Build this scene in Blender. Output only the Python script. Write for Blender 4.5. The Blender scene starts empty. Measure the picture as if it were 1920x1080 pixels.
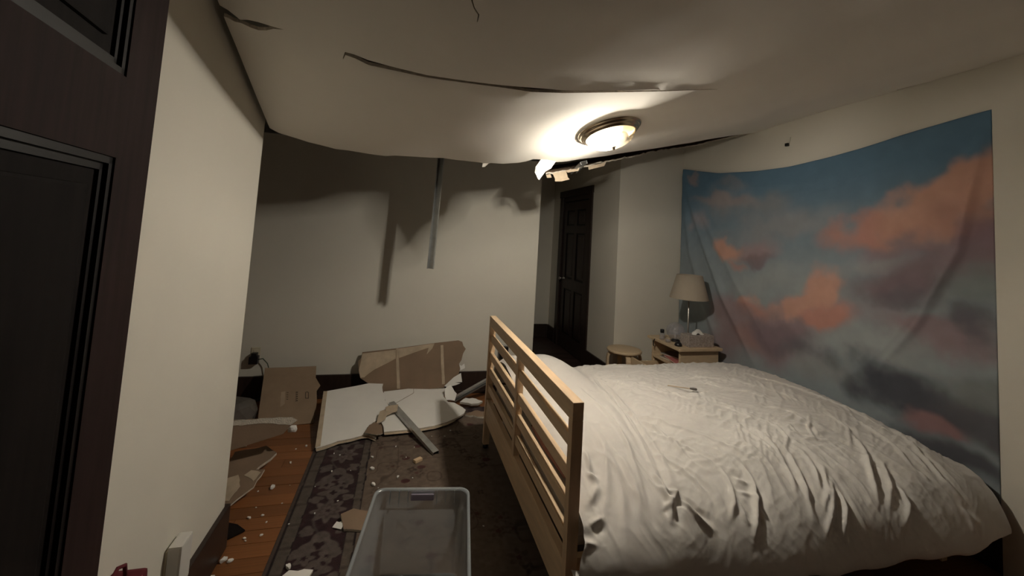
import bpy, bmesh, math, random
import numpy as np
from mathutils import Vector, Matrix, geometry, noise as mnoise

random.seed(7)
rng = np.random.default_rng(11)
scene = bpy.context.scene
COL = scene.collection

# ------------------------------------------------------------------ camera
EYE = Vector((0.0, 0.0, 1.55))
F_PX, CY = 772.0, 382.0
yaw, pitch, roll = (math.radians(a) for a in (14.22, 4.15, 3.45))
fwd = Vector((math.sin(yaw) * math.cos(pitch), math.cos(yaw) * math.cos(pitch), math.sin(pitch)))
rt = Vector((math.cos(yaw), -math.sin(yaw), 0))
up = rt.cross(fwd)
rt2 = rt * math.cos(roll) + up * math.sin(roll)
up2 = -rt * math.sin(roll) + up * math.cos(roll)
cam_d = bpy.data.cameras.new('camera')
cam = bpy.data.objects.new('camera', cam_d)
COL.objects.link(cam)
cam.matrix_world = Matrix(((rt2.x, up2.x, -fwd.x, EYE.x), (rt2.y, up2.y, -fwd.y, EYE.y),
                           (rt2.z, up2.z, -fwd.z, EYE.z), (0, 0, 0, 1)))
cam_d.sensor_fit = 'HORIZONTAL'
cam_d.sensor_width = 36.0
cam_d.lens = 36.0 * F_PX / 1920.0
cam_d.shift_y = -(540.0 - CY) / 1920.0     # the picture is the lower part of the lens' full frame
cam_d.clip_start = 0.02
scene.camera = cam

# ------------------------------------------------------------------ world and exposure
world = bpy.data.worlds.new('world')
scene.world = world
world.use_nodes = True
world.node_tree.nodes['Background'].inputs[0].default_value = (0.55, 0.5, 0.45, 1)
world.node_tree.nodes['Background'].inputs[1].default_value = 0.0015
scene.view_settings.view_transform = 'Standard'
scene.view_settings.look = 'None'
scene.view_settings.gamma = 1.0
scene.view_settings.use_curve_mapping = False
scene.view_settings.exposure = 1.57
LAMP_W = 52.0
LAMP_COL = (1.0, 0.955, 0.885)


# ------------------------------------------------------------------ materials
def nodes_of(name):
    m = bpy.data.materials.new(name)
    m.use_nodes = True
    nt = m.node_tree
    b = nt.nodes['Principled BSDF']
    return m, nt, b


def mat(name, col, rough=0.6, metal=0.0, var=0.0, vscale=8.0, bump=0.0, bscale=60.0, stretch=None, spec=0.4, rand=0.0, sheen=0.0):
    m, nt, b = nodes_of(name)
    b.inputs['Roughness'].default_value = rough
    b.inputs['Metallic'].default_value = metal
    b.inputs['Specular IOR Level'].default_value = spec
    if sheen:
        b.inputs['Sheen Weight'].default_value = sheen
    b.inputs['Base Color'].default_value = (*col, 1)
    N, L = nt.nodes, nt.links
    tc = N.new('ShaderNodeTexCoord')
    vec = tc.outputs['Object']
    if stretch:
        mp = N.new('ShaderNodeMapping')
        mp.inputs['Scale'].default_value = stretch
        L.new(vec, mp.inputs[0])
        vec = mp.outputs[0]
    if var > 0 or rand > 0:
        nz = N.new('ShaderNodeTexNoise')
        nz.inputs['Scale'].default_value = vscale
        nz.inputs['Detail'].default_value = 5
        L.new(vec, nz.inputs['Vector'])
        ramp = N.new('ShaderNodeMapRange')
        ramp.inputs[1].default_value = 0.3
        ramp.inputs[2].default_value = 0.7
        ramp.inputs[3].default_value = 1 - var
        ramp.inputs[4].default_value = 1 + var
        L.new(nz.outputs['Fac'], ramp.inputs[0])
        out = ramp.outputs[0]
        if rand > 0:
            oi = N.new('ShaderNodeObjectInfo')
            mr = N.new('ShaderNodeMapRange')
            mr.inputs[3].default_value = 1 - rand
            mr.inputs[4].default_value = 1 + rand
            L.new(oi.outputs['Random'], mr.inputs[0])
            mu = N.new('ShaderNodeMath')
            mu.operation = 'MULTIPLY'
            L.new(out, mu.inputs[0])
            L.new(mr.outputs[0], mu.inputs[1])
            out = mu.outputs[0]
        mx = N.new('ShaderNodeVectorMath')
        mx.operation = 'SCALE'
        mx.inputs[0].default_value = col
        L.new(out, mx.inputs['Scale'])
        L.new(mx.outputs[0], b.inputs['Base Color'])
    if bump > 0:
        nb = N.new('ShaderNodeTexNoise')
        nb.inputs['Scale'].default_value = bscale
        nb.inputs['Detail'].default_value = 3
        L.new(vec, nb.inputs['Vector'])
        bp = N.new('ShaderNodeBump')
        bp.inputs['Strength'].default_value = bump
        bp.inputs['Distance'].default_value = 0.01
        L.new(nb.outputs['Fac'], bp.inputs['Height'])
        L.new(bp.outputs[0], b.inputs['Normal'])
    return m


def mat_attr(name, rough=0.9, bump=0.0, bscale=300.0, sheen=0.0):
    m, nt, b = nodes_of(name)
    N, L = nt.nodes, nt.links
    a = N.new('ShaderNodeAttribute')
    a.attribute_name = 'print'
    L.new(a.outputs['Color'], b.inputs['Base Color'])
    b.inputs['Roughness'].default_value = rough
    b.inputs['Specular IOR Level'].default_value = 0.15
    if sheen:
        b.inputs['Sheen Weight'].default_value = sheen
    if bump:
        tc = N.new('ShaderNodeTexCoord')
        nb = N.new('ShaderNodeTexNoise')
        nb.inputs['Scale'].default_value = bscale
        L.new(tc.outputs['Object'], nb.inputs['Vector'])
        bp = N.new('ShaderNodeBump')
        bp.inputs['Strength'].default_value = bump
        bp.inputs['Distance'].default_value = 0.004
        L.new(nb.outputs['Fac'], bp.inputs['Height'])
        L.new(bp.outputs[0], b.inputs['Normal'])
    return m


M = {}
M['wall'] = mat('cream_wall_paint', (0.69, 0.655, 0.572), 0.75, var=0.02, vscale=3, bump=0.06, bscale=220, spec=0.25)
M['ceil'] = mat('ceiling_paint', (0.83, 0.79, 0.725), 0.85, var=0.025, vscale=2, bump=0.05, bscale=200, spec=0.15)
M['papr'] = mat('brown_board_paper', (0.25, 0.175, 0.12), 0.9, var=0.1, vscale=5, bump=0.08, bscale=120, spec=0.15)
M['papr2'] = mat('pale_torn_paper', (0.50, 0.40, 0.29), 0.9, var=0.15, vscale=14, spec=0.15)
M['gyp'] = mat('gypsum_core', (0.62, 0.56, 0.47), 0.95, var=0.15, vscale=40, bump=0.5, bscale=150, spec=0.1)
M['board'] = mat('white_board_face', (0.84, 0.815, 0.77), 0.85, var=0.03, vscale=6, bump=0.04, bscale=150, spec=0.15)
M['dark'] = mat('dark_walnut_stain', (0.030, 0.018, 0.014), 0.42, var=0.25, vscale=6, stretch=(6, 6, 0.7), spec=0.4)
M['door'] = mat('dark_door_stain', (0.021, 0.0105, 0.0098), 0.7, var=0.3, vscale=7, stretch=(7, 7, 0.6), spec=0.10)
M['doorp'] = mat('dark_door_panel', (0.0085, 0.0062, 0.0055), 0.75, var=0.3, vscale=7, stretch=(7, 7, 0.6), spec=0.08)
M['moul'] = mat('near_black_moulding', (0.006, 0.004, 0.004), 0.45, spec=0.2)
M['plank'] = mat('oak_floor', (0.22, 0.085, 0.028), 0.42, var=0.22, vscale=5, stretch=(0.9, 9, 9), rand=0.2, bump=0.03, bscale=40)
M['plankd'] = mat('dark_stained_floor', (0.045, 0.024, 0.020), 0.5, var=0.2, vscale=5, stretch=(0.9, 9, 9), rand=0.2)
M['sub'] = mat('dark_subfloor', (0.03, 0.018, 0.012), 0.9)
M['pine'] = mat('pine_wood', (0.70, 0.51, 0.325), 0.5, var=0.10, vscale=9, stretch=(5, 0.8, 5), spec=0.35)
M['pinez'] = mat('pine_wood_upright', (0.67, 0.48, 0.305), 0.5, var=0.10, vscale=9, stretch=(5, 5, 0.8), spec=0.35)
M['birch'] = mat('birch_wood', (0.60, 0.46, 0.30), 0.5, var=0.08, vscale=9, stretch=(2, 6, 6), spec=0.35)
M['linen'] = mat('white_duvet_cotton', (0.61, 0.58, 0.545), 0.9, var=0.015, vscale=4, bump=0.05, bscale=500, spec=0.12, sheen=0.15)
M['mattress'] = mat('mattress_ticking', (0.66, 0.63, 0.58), 0.9, bump=0.1, bscale=120, spec=0.1)
M['pink'] = mat('dusty_pink_fabric', (0.50, 0.27, 0.22), 0.9, var=0.1, vscale=8, spec=0.1)
M['zinc'] = mat('galvanised_steel', (0.52, 0.53, 0.53), 0.38, metal=0.9, var=0.12, vscale=18)
M['nickel'] = mat('warm_nickel', (0.62, 0.53, 0.40), 0.25, metal=1.0)
M['steel'] = mat('brushed_steel', (0.5, 0.47, 0.43), 0.3, metal=1.0)
M['shade'] = mat('beige_linen_shade', (0.40, 0.34, 0.27), 0.9, bump=0.2, bscale=260, spec=0.1)
M['black'] = mat('black_plastic', (0.012, 0.012, 0.013), 0.3)
M['ivory'] = mat('ivory_plastic', (0.62, 0.56, 0.42), 0.45)
M['white'] = mat('white_plastic', (0.62, 0.60, 0.56), 0.45)
M['tissuebox'] = mat('speckled_grey_cover', (0.36, 0.31, 0.28), 0.9, var=0.3, vscale=90, bump=0.3, bscale=150)
M['tissue'] = mat('white_tissue', (0.78, 0.76, 0.72), 0.95, spec=0.05)
M['card'] = mat('brown_cardboard', (0.30, 0.215, 0.145), 0.9, var=0.06, vscale=12, spec=0.1)
M['ink'] = mat('dark_print_ink', (0.05, 0.035, 0.025), 0.9)
M['red'] = mat('dark_red_fabric', (0.10, 0.008, 0.014), 0.85, var=0.15)
M['bag'] = mat('grey_plastic_bag', (0.13, 0.115, 0.10), 0.5, var=0.25, vscale=9)
M['lilac'] = mat('lilac_plastic', (0.30, 0.26, 0.33), 0.45)
M['mag1'] = mat('grey_magazine_cover', (0.28, 0.25, 0.22), 0.4)
M['mag2'] = mat('pink_magazine_cover', (0.62, 0.22, 0.20), 0.4)
M['pages'] = mat('cream_page_edges', (0.66, 0.60, 0.50), 0.9)


def mat_clear(name, tcol, tfac, gfac, rough, diff):
    m = bpy.data.materials.new(name)
    m.use_nodes = True
    nt = m.node_tree
    N, L = nt.nodes, nt.links
    N.clear()
    out = N.new('ShaderNodeOutputMaterial')
    tr = N.new('ShaderNodeBsdfTransparent')
    tr.inputs[0].default_value = (*tcol, 1)
    tl = N.new('ShaderNodeBsdfTranslucent')
    tl.inputs[0].default_value = (*diff, 1)
    df = N.new('ShaderNodeBsdfDiffuse')
    df.inputs[0].default_value = (*diff, 1)
    gl = N.new('ShaderNodeBsdfGlossy')
    gl.inputs[0].default_value = (0.9, 0.9, 0.9, 1)
    gl.inputs[1].default_value = rough
    mx0 = N.new('ShaderNodeMixShader')
    mx0.inputs[0].default_value = 0.5
    L.new(tl.outputs[0], mx0.inputs[1])
    L.new(df.outputs[0], mx0.inputs[2])
    mx1 = N.new('ShaderNodeMixShader')
    mx1.inputs[0].default_value = tfac
    L.new(mx0.outputs[0], mx1.inputs[1])
    L.new(tr.outputs[0], mx1.inputs[2])
    mx2 = N.new('ShaderNodeMixShader')
    mx2.inputs[0].default_value = gfac
    L.new(mx1.outputs[0], mx2.inputs[1])
    L.new(gl.outputs[0], mx2.inputs[2])
    L.new(mx2.outputs[0], out.inputs[0])
    return m


M['dome'] = mat_clear('frosted_ribbed_glass', (1.0, 0.97, 0.9), 0.88, 0.04, 0.15, (0.9, 0.8, 0.6))
M['tote'] = mat_clear('translucent_tote_plastic', (0.9, 0.92, 0.93), 0.58, 0.06, 0.25, (0.50, 0.54, 0.57))
M['totedge'] = mat_clear('thick_tote_rim_plastic', (0.9, 0.92, 0.93), 0.30, 0.08, 0.25, (0.58, 0.62, 0.64))
M['glass'] = mat_clear('thin_clear_glass', (0.93, 0.93, 0.96), 0.70, 0.12, 0.03, (0.80, 0.79, 0.84))
bm_, nt_, bs_ = nodes_of('lit_bulb')
bs_.inputs['Emission Color'].default_value = (*LAMP_COL, 1)
bs_.inputs['Emission Strength'].default_value = 60.0
M['bulb'] = bm_
M['tapestry'] = mat_attr('printed_cloud_cloth', 0.95, bump=0.06, bscale=500)
M['rug'] = mat_attr('woven_wool_rug', 0.97, bump=0.5, bscale=260, sheen=0.1)


# ------------------------------------------------------------------ mesh helpers
def link(o, parent=None):
    COL.objects.link(o)
    if parent is not None:
        o.parent = parent
    return o


def mesh_obj(name, verts, faces, m, parent=None, smooth=False, mats=None, mi=None, loc=None):
    me = bpy.data.meshes.new(name)
    me.from_pydata([tuple(v) for v in verts], [], [tuple(f) for f in faces])
    for k in (mats or [m]):
        me.materials.append(M[k])
    if mi is not None:
        me.polygons.foreach_set('material_index', np.array(mi, dtype=np.int32))
    if smooth:
        me.polygons.foreach_set('use_smooth', np.ones(len(me.polygons), dtype=bool))
    me.update()
    o = bpy.data.objects.new(name, me)
    if loc:
        o.location = loc
    return link(o, parent)


def bm_obj(name, bm, m, parent=None, smooth=False, mats=None):
    bmesh.ops.recalc_face_normals(bm, faces=bm.faces)
    me = bpy.data.meshes.new(name)
    bm.to_mesh(me)
    bm.free()
    for k in (mats or [m]):
        me.materials.append(M[k])
    if smooth:
        me.polygons.foreach_set('use_smooth', np.ones(len(me.polygons), dtype=bool))
    o = bpy.data.objects.new(name, me)
    return link(o, parent)


def add_box(bm, x0, x1, y0, y1, z0, z1, bev=0.0, mtx=None):
    r = bmesh.ops.create_cube(bm, size=1.0)
    T = Matrix.Translation(((x0 + x1) / 2, (y0 + y1) / 2, (z0 + z1) / 2)) @ Matrix.Diagonal((x1 - x0, y1 - y0, z1 - z0, 1))
    bmesh.ops.transform(bm, matrix=T, verts=r['verts'])
    vs = r['verts']
    if bev > 0:
        es = list({e for v in vs for e in v.link_edges})
        rb = bmesh.ops.bevel(bm, geom=es, offset=bev, segments=2, affect='EDGES', profile=0.7)
        vs = list({v for f in rb['faces'] for v in f.verts} | {v for v in vs if v.is_valid})
    if mtx is not None:
        bmesh.ops.transform(bm, matrix=mtx, verts=vs)


def box(name, x0, x1, y0, y1, z0, z1, m, parent=None, bev=0.0, mtx=None):
    bm = bmesh.new()
    add_box(bm, x0, x1, y0, y1, z0, z1, bev, mtx)
    return bm_obj(name, bm, m, parent)


def empty(name, loc=(0, 0, 0)):
    o = bpy.data.objects.new(name, None)
    o.location = loc
    o.empty_display_size = 0.1
    return link(o)


def tag(o, label, cat, group=None):
    o['label'] = label
    o['category'] = cat
    if group:
        o['group'] = group
    return o


def struct(o):
    o['kind'] = 'structure'
    return o


def rel(child, root):
    """parent a mesh built in world coordinates to a root that stands elsewhere"""
    child.parent = root
    child.matrix_parent_inverse = Matrix.Translation(root.location).inverted()
    return child


def lathe(name, prof, m, parent=None, n=32, loc=(0, 0, 0), smooth=True, mtx=None, ribs=0, rib_amp=0.0):
    vs, fs = [], []
    for (r, z) in prof:
        for k in range(n):
            a = 2 * math.pi * k / n
            rr = r * (1 + (rib_amp * math.cos(ribs * a) if ribs else 0))
            vs.append(Vector((rr * math.cos(a), rr * math.sin(a), z)))
    for i in range(len(prof) - 1):
        for k in range(n):
            a, b = i * n + k, i * n + (k + 1) % n
            fs.append((a, b, b + n, a + n))
    if mtx is not None:
        vs = [mtx @ v for v in vs]
    vs = [v + Vector(loc) for v in vs]
    return mesh_obj(name, vs, fs, m, parent, smooth)


def tube(name, pts, r, m, parent=None, n=8, caps=True):
    pts = [Vector(p) for p in pts]
    vs, fs = [], []
    prev = None
    for i, p in enumerate(pts):
        t = (pts[min(i + 1, len(pts) - 1)] - pts[max(i - 1, 0)]).normalized()
        a = Vector((0, 0, 1)) if abs(t.z) < 0.9 else Vector((1, 0, 0))
        if prev is not None:
            a = prev
        u = (a - t * a.dot(t)).normalized()
        w = t.cross(u)
        prev = u
        rr = r[i] if isinstance(r, (list, tuple)) else r
        for k in range(n):
            an = 2 * math.pi * k / n
            vs.append(p + rr * (math.cos(an) * u + math.sin(an) * w))
    for i in range(len(pts) - 1):
        for k in range(n):
            a, b = i * n + k, i * n + (k + 1) % n
            fs.append((a, b, b + n, a + n))
    if caps:
        fs.append(tuple(range(n))[::-1])
        fs.append(tuple((len(pts) - 1) * n + k for k in range(n)))
    return mesh_obj(name, vs, fs, m, parent, True)


def frame_matrix(origin, xdir, ydir):
    x = Vector(xdir).normalized()
    y = Vector(ydir)
    y = (y - x * y.dot(x)).normalized()
    z = x.cross(y)
    o = Vector(origin)
    return Matrix(((x.x, y.x, z.x, o.x), (x.y, y.y, z.y, o.y), (x.z, y.z, z.z, o.z), (0, 0, 0, 1)))


def jag(poly, amp, step, seed=0, skip=()):
    """roughen the sides of a polygon except the side numbers in skip"""
    r = random.Random(seed)
    out = []
    n = len(poly)
    for i in range(n):
        a, b = Vector(poly[i]), Vector(poly[(i + 1) % n])
        out.append(tuple(a))
        if i in skip:
            continue
        d = b - a
        k = max(1, int(d.length / step))
        nrm = Vector((-d.y, d.x)).normalized()
        for j in range(1, k):
            p = a + d * ((j + r.uniform(-0.25, 0.25)) / k) + nrm * r.uniform(-amp, amp)
            out.append(tuple(p))
    return out


def plate(name, poly, th, mtx, mats, parent=None, warp=None, curl=None):
    """flat sheet cut to an outline: mats = (front, back, edge); front faces +z of mtx"""
    n = len(poly)
    pts = [Vector((p[0], p[1])) for p in poly]
    # interior points for bending
    xs = [p.x for p in pts]
    ys = [p.y for p in pts]
    res = geometry.delaunay_2d_cdt(pts, [(i, (i + 1) % n) for i in range(n)], [list(range(n))], 1, 1e-5)
    v2, _, tris = res[0], res[1], res[2]
    vs, fs, mi = [], [], []
    N = len(v2)

    def zz(p):
        return warp(p.x, p.y) if warp else 0.0
    for p in v2:
        vs.append(mtx @ Vector((p.x, p.y, zz(p))))
    for p in v2:
        vs.append(mtx @ Vector((p.x, p.y, zz(p) - th)))
    cnt = {}
    for t in tris:
        t = list(t)
        fs.append(tuple(t))
        mi.append(0)
        fs.append(tuple(i + N for i in reversed(t)))
        mi.append(1)
        for a, b in zip(t, t[1:] + t[:1]):
            cnt[(a, b)] = cnt.get((a, b), 0) + 1
    for (a, b) in cnt:
        if (b, a) not in cnt:
            fs.append((a, a + N, b + N, b))
            mi.append(2)
    return mesh_obj(name, vs, fs, None, parent, mats=mats, mi=mi)


def strip(name, pts, w, wdir, m, th=0.0012, parent=None):
    """thin band along pts, w wide along wdir"""
    wd = Vector(wdir).normalized()
    pts = [Vector(p) for p in pts]
    vs, fs = [], []
    ws = w if isinstance(w, (list, tuple)) else [w] * len(pts)
    for i, p in enumerate(pts):
        t = (pts[min(i + 1, len(pts) - 1)] - pts[max(i - 1, 0)]).normalized()
        nrm = t.cross(wd).normalized()
        for s, q in ((-.5, 0), (.5, 0), (.5, 1), (-.5, 1)):
            vs.append(p + wd * ws[i] * s + nrm * th * q)
    for i in range(len(pts) - 1):
        for k in range(4):
            a, b = i * 4 + k, i * 4 + (k + 1) % 4
            fs.append((a, b, b + 4, a + 4))
    fs.append((3, 2, 1, 0))
    e = (len(pts) - 1) * 4
    fs.append((e, e + 1, e + 2, e + 3))
    return mesh_obj(name, vs, fs, m, parent)


def channel(name, p0, p1, width, depth, wdir, m, parent=None, th=0.0015, lip=0.008):
    """C-shaped steel stud from p0 to p1; web is width wide along wdir, flanges point along t x w"""
    p0, p1 = Vector(p0), Vector(p1)
    t = (p1 - p0).normalized()
    w = Vector(wdir)
    w = (w - t * w.dot(t)).normalized()
    d = t.cross(w)
    h = width / 2
    prof = [(-h + lip, depth), (-h, depth), (-h, 0), (h, 0), (h, depth), (h - lip, depth),
            (h - lip, depth - th), (h - th, depth - th), (h - th, th), (-h + th, th), (-h + th, depth - th), (-h + lip, depth - th)]
    n = len(prof)
    vs = [p + w * a + d * b for p in (p0, p1) for a, b in prof]
    fs = [(i, (i + 1) % n, (i + 1) % n + n, i + n) for i in range(n)]
    for o in (0, n):
        f = [(0, 1, 10, 11), (1, 2, 9, 10), (2, 3, 8, 9), (3, 4, 7, 8), (4, 5, 6, 7)]
        fs += [tuple(q + o for q in g) for g in f]
    return mesh_obj(name, vs, fs, m, parent)


# numpy noise -------------------------------------------------------
_perm = rng.permutation(512)
_tab = np.r_[_perm, _perm, _perm]
_val = rng.uniform(-1, 1, 512)


def vnoise(x, y, seed=0):
    xi = np.floor(x).astype(int)
    yi = np.floor(y).astype(int)
    fx, fy = x - xi, y - yi
    ux, uy = fx * fx * fx * (fx * (fx * 6 - 15) + 10), fy * fy * fy * (fy * (fy * 6 - 15) + 10)

    def h(i, j):
        return _val[_tab[(_tab[(i + seed * 37) % 512] + j) % 512]]
    a, b, c, d = h(xi, yi), h(xi + 1, yi), h(xi, yi + 1), h(xi + 1, yi + 1)
    return (a * (1 - ux) + b * ux) * (1 - uy) + (c * (1 - ux) + d * ux) * uy


_ang = rng.uniform(0, 2 * math.pi, 512)


def pnoise(x, y, seed=0):
    xi = np.floor(x).astype(int)
    yi = np.floor(y).astype(int)
    fx, fy = x - xi, y - yi
    ux, uy = fx * fx * fx * (fx * (fx * 6 - 15) + 10), fy * fy * fy * (fy * (fy * 6 - 15) + 10)

    def g(i, j, dx, dy):
        a = _ang[_tab[(_tab[(i + seed * 37) % 512] + j) % 512]]
        return np.cos(a) * dx + np.sin(a) * dy
    a, b = g(xi, yi, fx, fy), g(xi + 1, yi, fx - 1, fy)
    c, d = g(xi, yi + 1, fx, fy - 1), g(xi + 1, yi + 1, fx - 1, fy - 1)
    return np.clip(2.5 * ((a * (1 - ux) + b * ux) * (1 - uy) + (c * (1 - ux) + d * ux) * uy), -1, 1)


def fbm(x, y, oct=4, seed=0):
    s, a = 0, 1.0
    for k in range(oct):
        s = s + a * vnoise(x * 2 ** k, y * 2 ** k, seed + k)
        a *= 0.5
    return s


def sstep(a, b, x):
    t = np.clip((x - a) / (b - a), 0, 1)
    return t * t * (3 - 2 * t)


# ================================================================== THE ROOM
X_L, X_R, Y_B, Z_C = -0.72, 3.03, 4.05, 2.63
Z_T = 2.98      # underside of the floor above

# floor: dark base and loose boards laid across the room
floor = struct(box('floor', -2.4, 3.2, -0.9, 6.4, -0.08, -0.012, 'sub'))
plank_me = {}
PW = 0.093
row = 0
y = -0.3
while y < 6.2:
    xa, xb = (-2.3, 3.03) if y < 4.05 else (1.2, 2.3)
    x = xa - random.uniform(0, 1.0)
    while x < xb:
        Lk = random.choice((1.15, 1.45, 1.75, 2.1)) if y < 4.05 else 1.3
        a, b = max(x, xa), min(x + Lk, xb)
        if b - a > 0.05:
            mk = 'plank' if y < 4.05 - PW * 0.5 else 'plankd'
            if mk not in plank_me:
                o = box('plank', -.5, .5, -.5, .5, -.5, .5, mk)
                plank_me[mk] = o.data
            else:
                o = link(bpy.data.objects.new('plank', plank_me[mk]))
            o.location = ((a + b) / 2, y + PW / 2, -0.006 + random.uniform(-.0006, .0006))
            o.scale = (b - a - 0.002, PW - 0.0022, 0.012)
            o.parent = floor
        x += Lk
    y += PW
    row += 1


def wallbox(name, x0, x1, y0, y1, z0=0.0, z1=Z_T, m='wall'):
    return struct(box(name, x0, x1, y0, y1, z0, z1, m))


wallbox('wall_back', -2.4, 1.33, Y_B, Y_B + 0.12)
wallbox('wall_left', X_L - 0.14, X_L, 0.0, 2.275)
wallbox('wall_recess', -2.4, -2.3, 0.0, Y_B)
wallbox('wall_corridor_left', 1.21, 1.33, Y_B + 0.12, 6.12)
wallbox('wall_corridor_end', 1.2, 2.4, 6.10, 6.2)
wallbox('wall_far', 2.232, 3.15, Y_B, Y_B + 0.12)
wallbox('wall_right', X_R, X_R + 0.12, -0.1, Y_B)
wallbox('wall_right_pier', X_R - 0.035, X_R, 0.1, 1.468, 0, Z_C)
# corridor wall on the right with the door hole
cr = struct(box('wall_corridor_right', 2.232, 2.352, Y_B + 0.12, 4.79, 0, Z_T, 'wall'))
for nm, a in (('wall_section', (2.232, 2.352, 5.70, 6.10, 0, Z_T)), ('wall_section', (2.232, 2.352, 4.79, 5.70, 2.13, Z_T))):
    o = box(nm, *a, 'wall', cr)
# wall behind the viewer, with the doorway the viewer stands in; made dark to cut bounced light
wn = struct(box('wall_near', 0.52, 3.03, -0.06, 0.06, 0, Z_T, 'dark'))
box('wall_section', -0.86, -0.42, -0.06, 0.06, 0, Z_T, 'dark', wn)
box('wall_section', -0.42, 0.52, -0.06, 0.06, 2.12, Z_T, 'dark', wn)
struct(box('ceiling_floor_above', -2.4, 3.2, -0.2, 6.3, Z_T, Z_T + 0.08, 'sub'))
struct(box('ceiling_corridor', 1.33, 2.232, Y_B + 0.13, 6.10, Z_C, Z_C + 0.02, 'ceil'))


# baseboards
def baseboard(name, x0, x1, y0, y1, h=0.20):
    bm = bmesh.new()
    add_box(bm, x0, x1, y0, y1, 0.001, h, 0.004)
    return struct(bm_obj(name, bm, 'dark'))


baseboard('baseboard_back', -2.3, 1.33, Y_B - 0.020, Y_B)
struct(box('trim_1', -2.3, 1.33, Y_B - 0.034, Y_B - 0.020, 0.001, 0.03, 'dark', None, 0.004))
baseboard('baseboard_left', X_L, X_L + 0.020, 0.06, 2.295)
baseboard('baseboard_left_end', X_L - 0.14, X_L + 0.0, 2.275, 2.295)
baseboard('baseboard_far', 2.232, 3.03, Y_B - 0.020, Y_B)
baseboard('baseboard_right', X_R - 0.020, X_R, 1.47, Y_B - 0.02)
baseboard('baseboard_corridor_right', 2.212, 2.232, Y_B - 0.02, 4.70)
baseboard('baseboard_corridor_far', 2.212, 2.232, 5.80, 6.08)
baseboard('baseboard_corridor_end', 1.35, 2.212, 6.08, 6.10)
baseboard('baseboard_corridor_left', 1.33, 1.35, Y_B - 0.02, 6.08)

# ------------------------------------------------------------------ sagging ceiling
CP = np.array([(-.72, .1, 2.63), (.3, .1, 2.63), (1.2, .1, 2.63), (2.2, .1, 2.63), (3.03, .1, 2.63), (3.03, .8, 2.63), (3.03, 1.5, 2.63),
               (3.03, 2.2, 2.628), (3.03, 3.03, 2.605), (-.72, .9, 2.56), (-.72, 1.627, 2.287), (-.72, 1.8, 2.206), (-.72, 2.27, 2.005),
               (.1, .9, 2.42), (1.2, .9, 2.46), (2.2, .9, 2.56), (.18, 1.3, 2.27), (-.27, 1.62, 2.18), (.16, 1.6, 2.145), (.68, 1.65, 2.19),
               (1.4, 1.64, 2.30), (2.2, 1.7, 2.45), (1.05, 2.07, 2.175), (2.0, 2.3, 2.36), (-.597, 2.32, 1.976), (-.475, 2.36, 1.959),
               (-.206, 2.4, 1.943), (.18, 2.45, 1.97), (.448, 2.5, 1.969), (.704, 2.5, 2.012), (.995, 2.55, 2.05), (1.397, 2.65, 2.157), (2.164, 2.85, 2.37)])


def _K(r2):
    return np.where(r2 > 1e-12, r2 * np.log(np.maximum(r2, 1e-12)), 0)


_n = len(CP)
_A = np.zeros((_n + 3, _n + 3))
_A[:_n, :_n] = _K(((CP[:, None, :2] - CP[None, :, :2]) ** 2).sum(-1)) + np.eye(_n) * .004
_A[:_n, _n] = 1
_A[:_n, _n + 1:] = CP[:, :2]
_A[_n, :_n] = 1
_A[_n + 1:, :_n] = CP[:, :2].T
_W = np.linalg.solve(_A, np.r_[CP[:, 2], 0, 0, 0])


def zc(x, y):
    x = np.asarray(x, float)
    y = np.asarray(y, float)
    r2 = (x[..., None] - CP[:, 0]) ** 2 + (y[..., None] - CP[:, 1]) ** 2
    return _K(r2) @ _W[:_n] + _W[_n] + _W[_n + 1] * x + _W[_n + 2] * y


edge = [(-0.695, 2.27), (-0.66, 2.30), (-0.60, 2.315), (-0.53, 2.345), (-0.475, 2.36), (-0.40, 2.385), (-0.33, 2.38), (-0.206, 2.40), (-0.14, 2.415),
        (-0.09, 2.405), (0.0, 2.42), (0.10, 2.44), (0.18, 2.445), (0.26, 2.46), (0.34, 2.465), (0.42, 2.475), (0.447, 2.515), (0.475, 2.48), (0.56, 2.505),
        (0.66, 2.51), (0.705, 2.495), (0.745, 2.46), (0.79, 2.47), (0.86, 2.49), (0.93, 2.545), (1.0, 2.555), (1.10, 2.55), (1.22, 2.59), (1.34, 2.64),
        (1.45, 2.66), (1.60, 2.70), (1.78, 2.75), (1.98, 2.80), (2.16, 2.85), (2.40, 2.91), (2.70, 2.98), (3.00, 3.04), (3.025, 3.05)]
outer = [(-0.690, 0.07)] + [(-0.690, v) for v in np.arange(0.3, 2.2, 0.19)] + edge + [(3.028, v) for v in np.arange(2.9, 0.1, -0.2)] + [(3.028, 0.07)]
SEAM = [(-.279, 1.638), (-.268, 1.607), (-.234, 1.604), (-.186, 1.612), (-.108, 1.612), (.034, 1.611), (.181, 1.608), (.335, 1.616), (.476, 1.628),
        (.624, 1.638), (.854, 1.642), (1.126, 1.642), (1.393, 1.632)]
SW = [.008, .014, .018, .024, .018, .013, .012, .014, .019, .022, .018, .010, .002]
tear1 = [(-.698, 1.610), (-.665, 1.622), (-.63, 1.633), (-.606, 1.632), (-.57, 1.624), (-.542, 1.621), (-.481, 1.611), (-.52, 1.627), (-.545, 1.637), (-.575, 1.650),
         (-.60, 1.652), (-.63, 1.647), (-.654, 1.653), (-.68, 1.648), (-.698, 1.655)]
seam_poly = [(x, y_ - 0.2 * w) for (x, y_), w in zip(SEAM, SW)] + [(x, y_ + 0.8 * w) for (x, y_), w in list(zip(SEAM, SW))[::-1]]
c3 = [(.149, 1.25), (.152, 1.268), (.163, 1.29), (.182, 1.311), (.1815, 1.338), (.1795, 1.338), (.178, 1.313), (.159, 1.292), (.147, 1.268), (.144, 1.25)]
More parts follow.
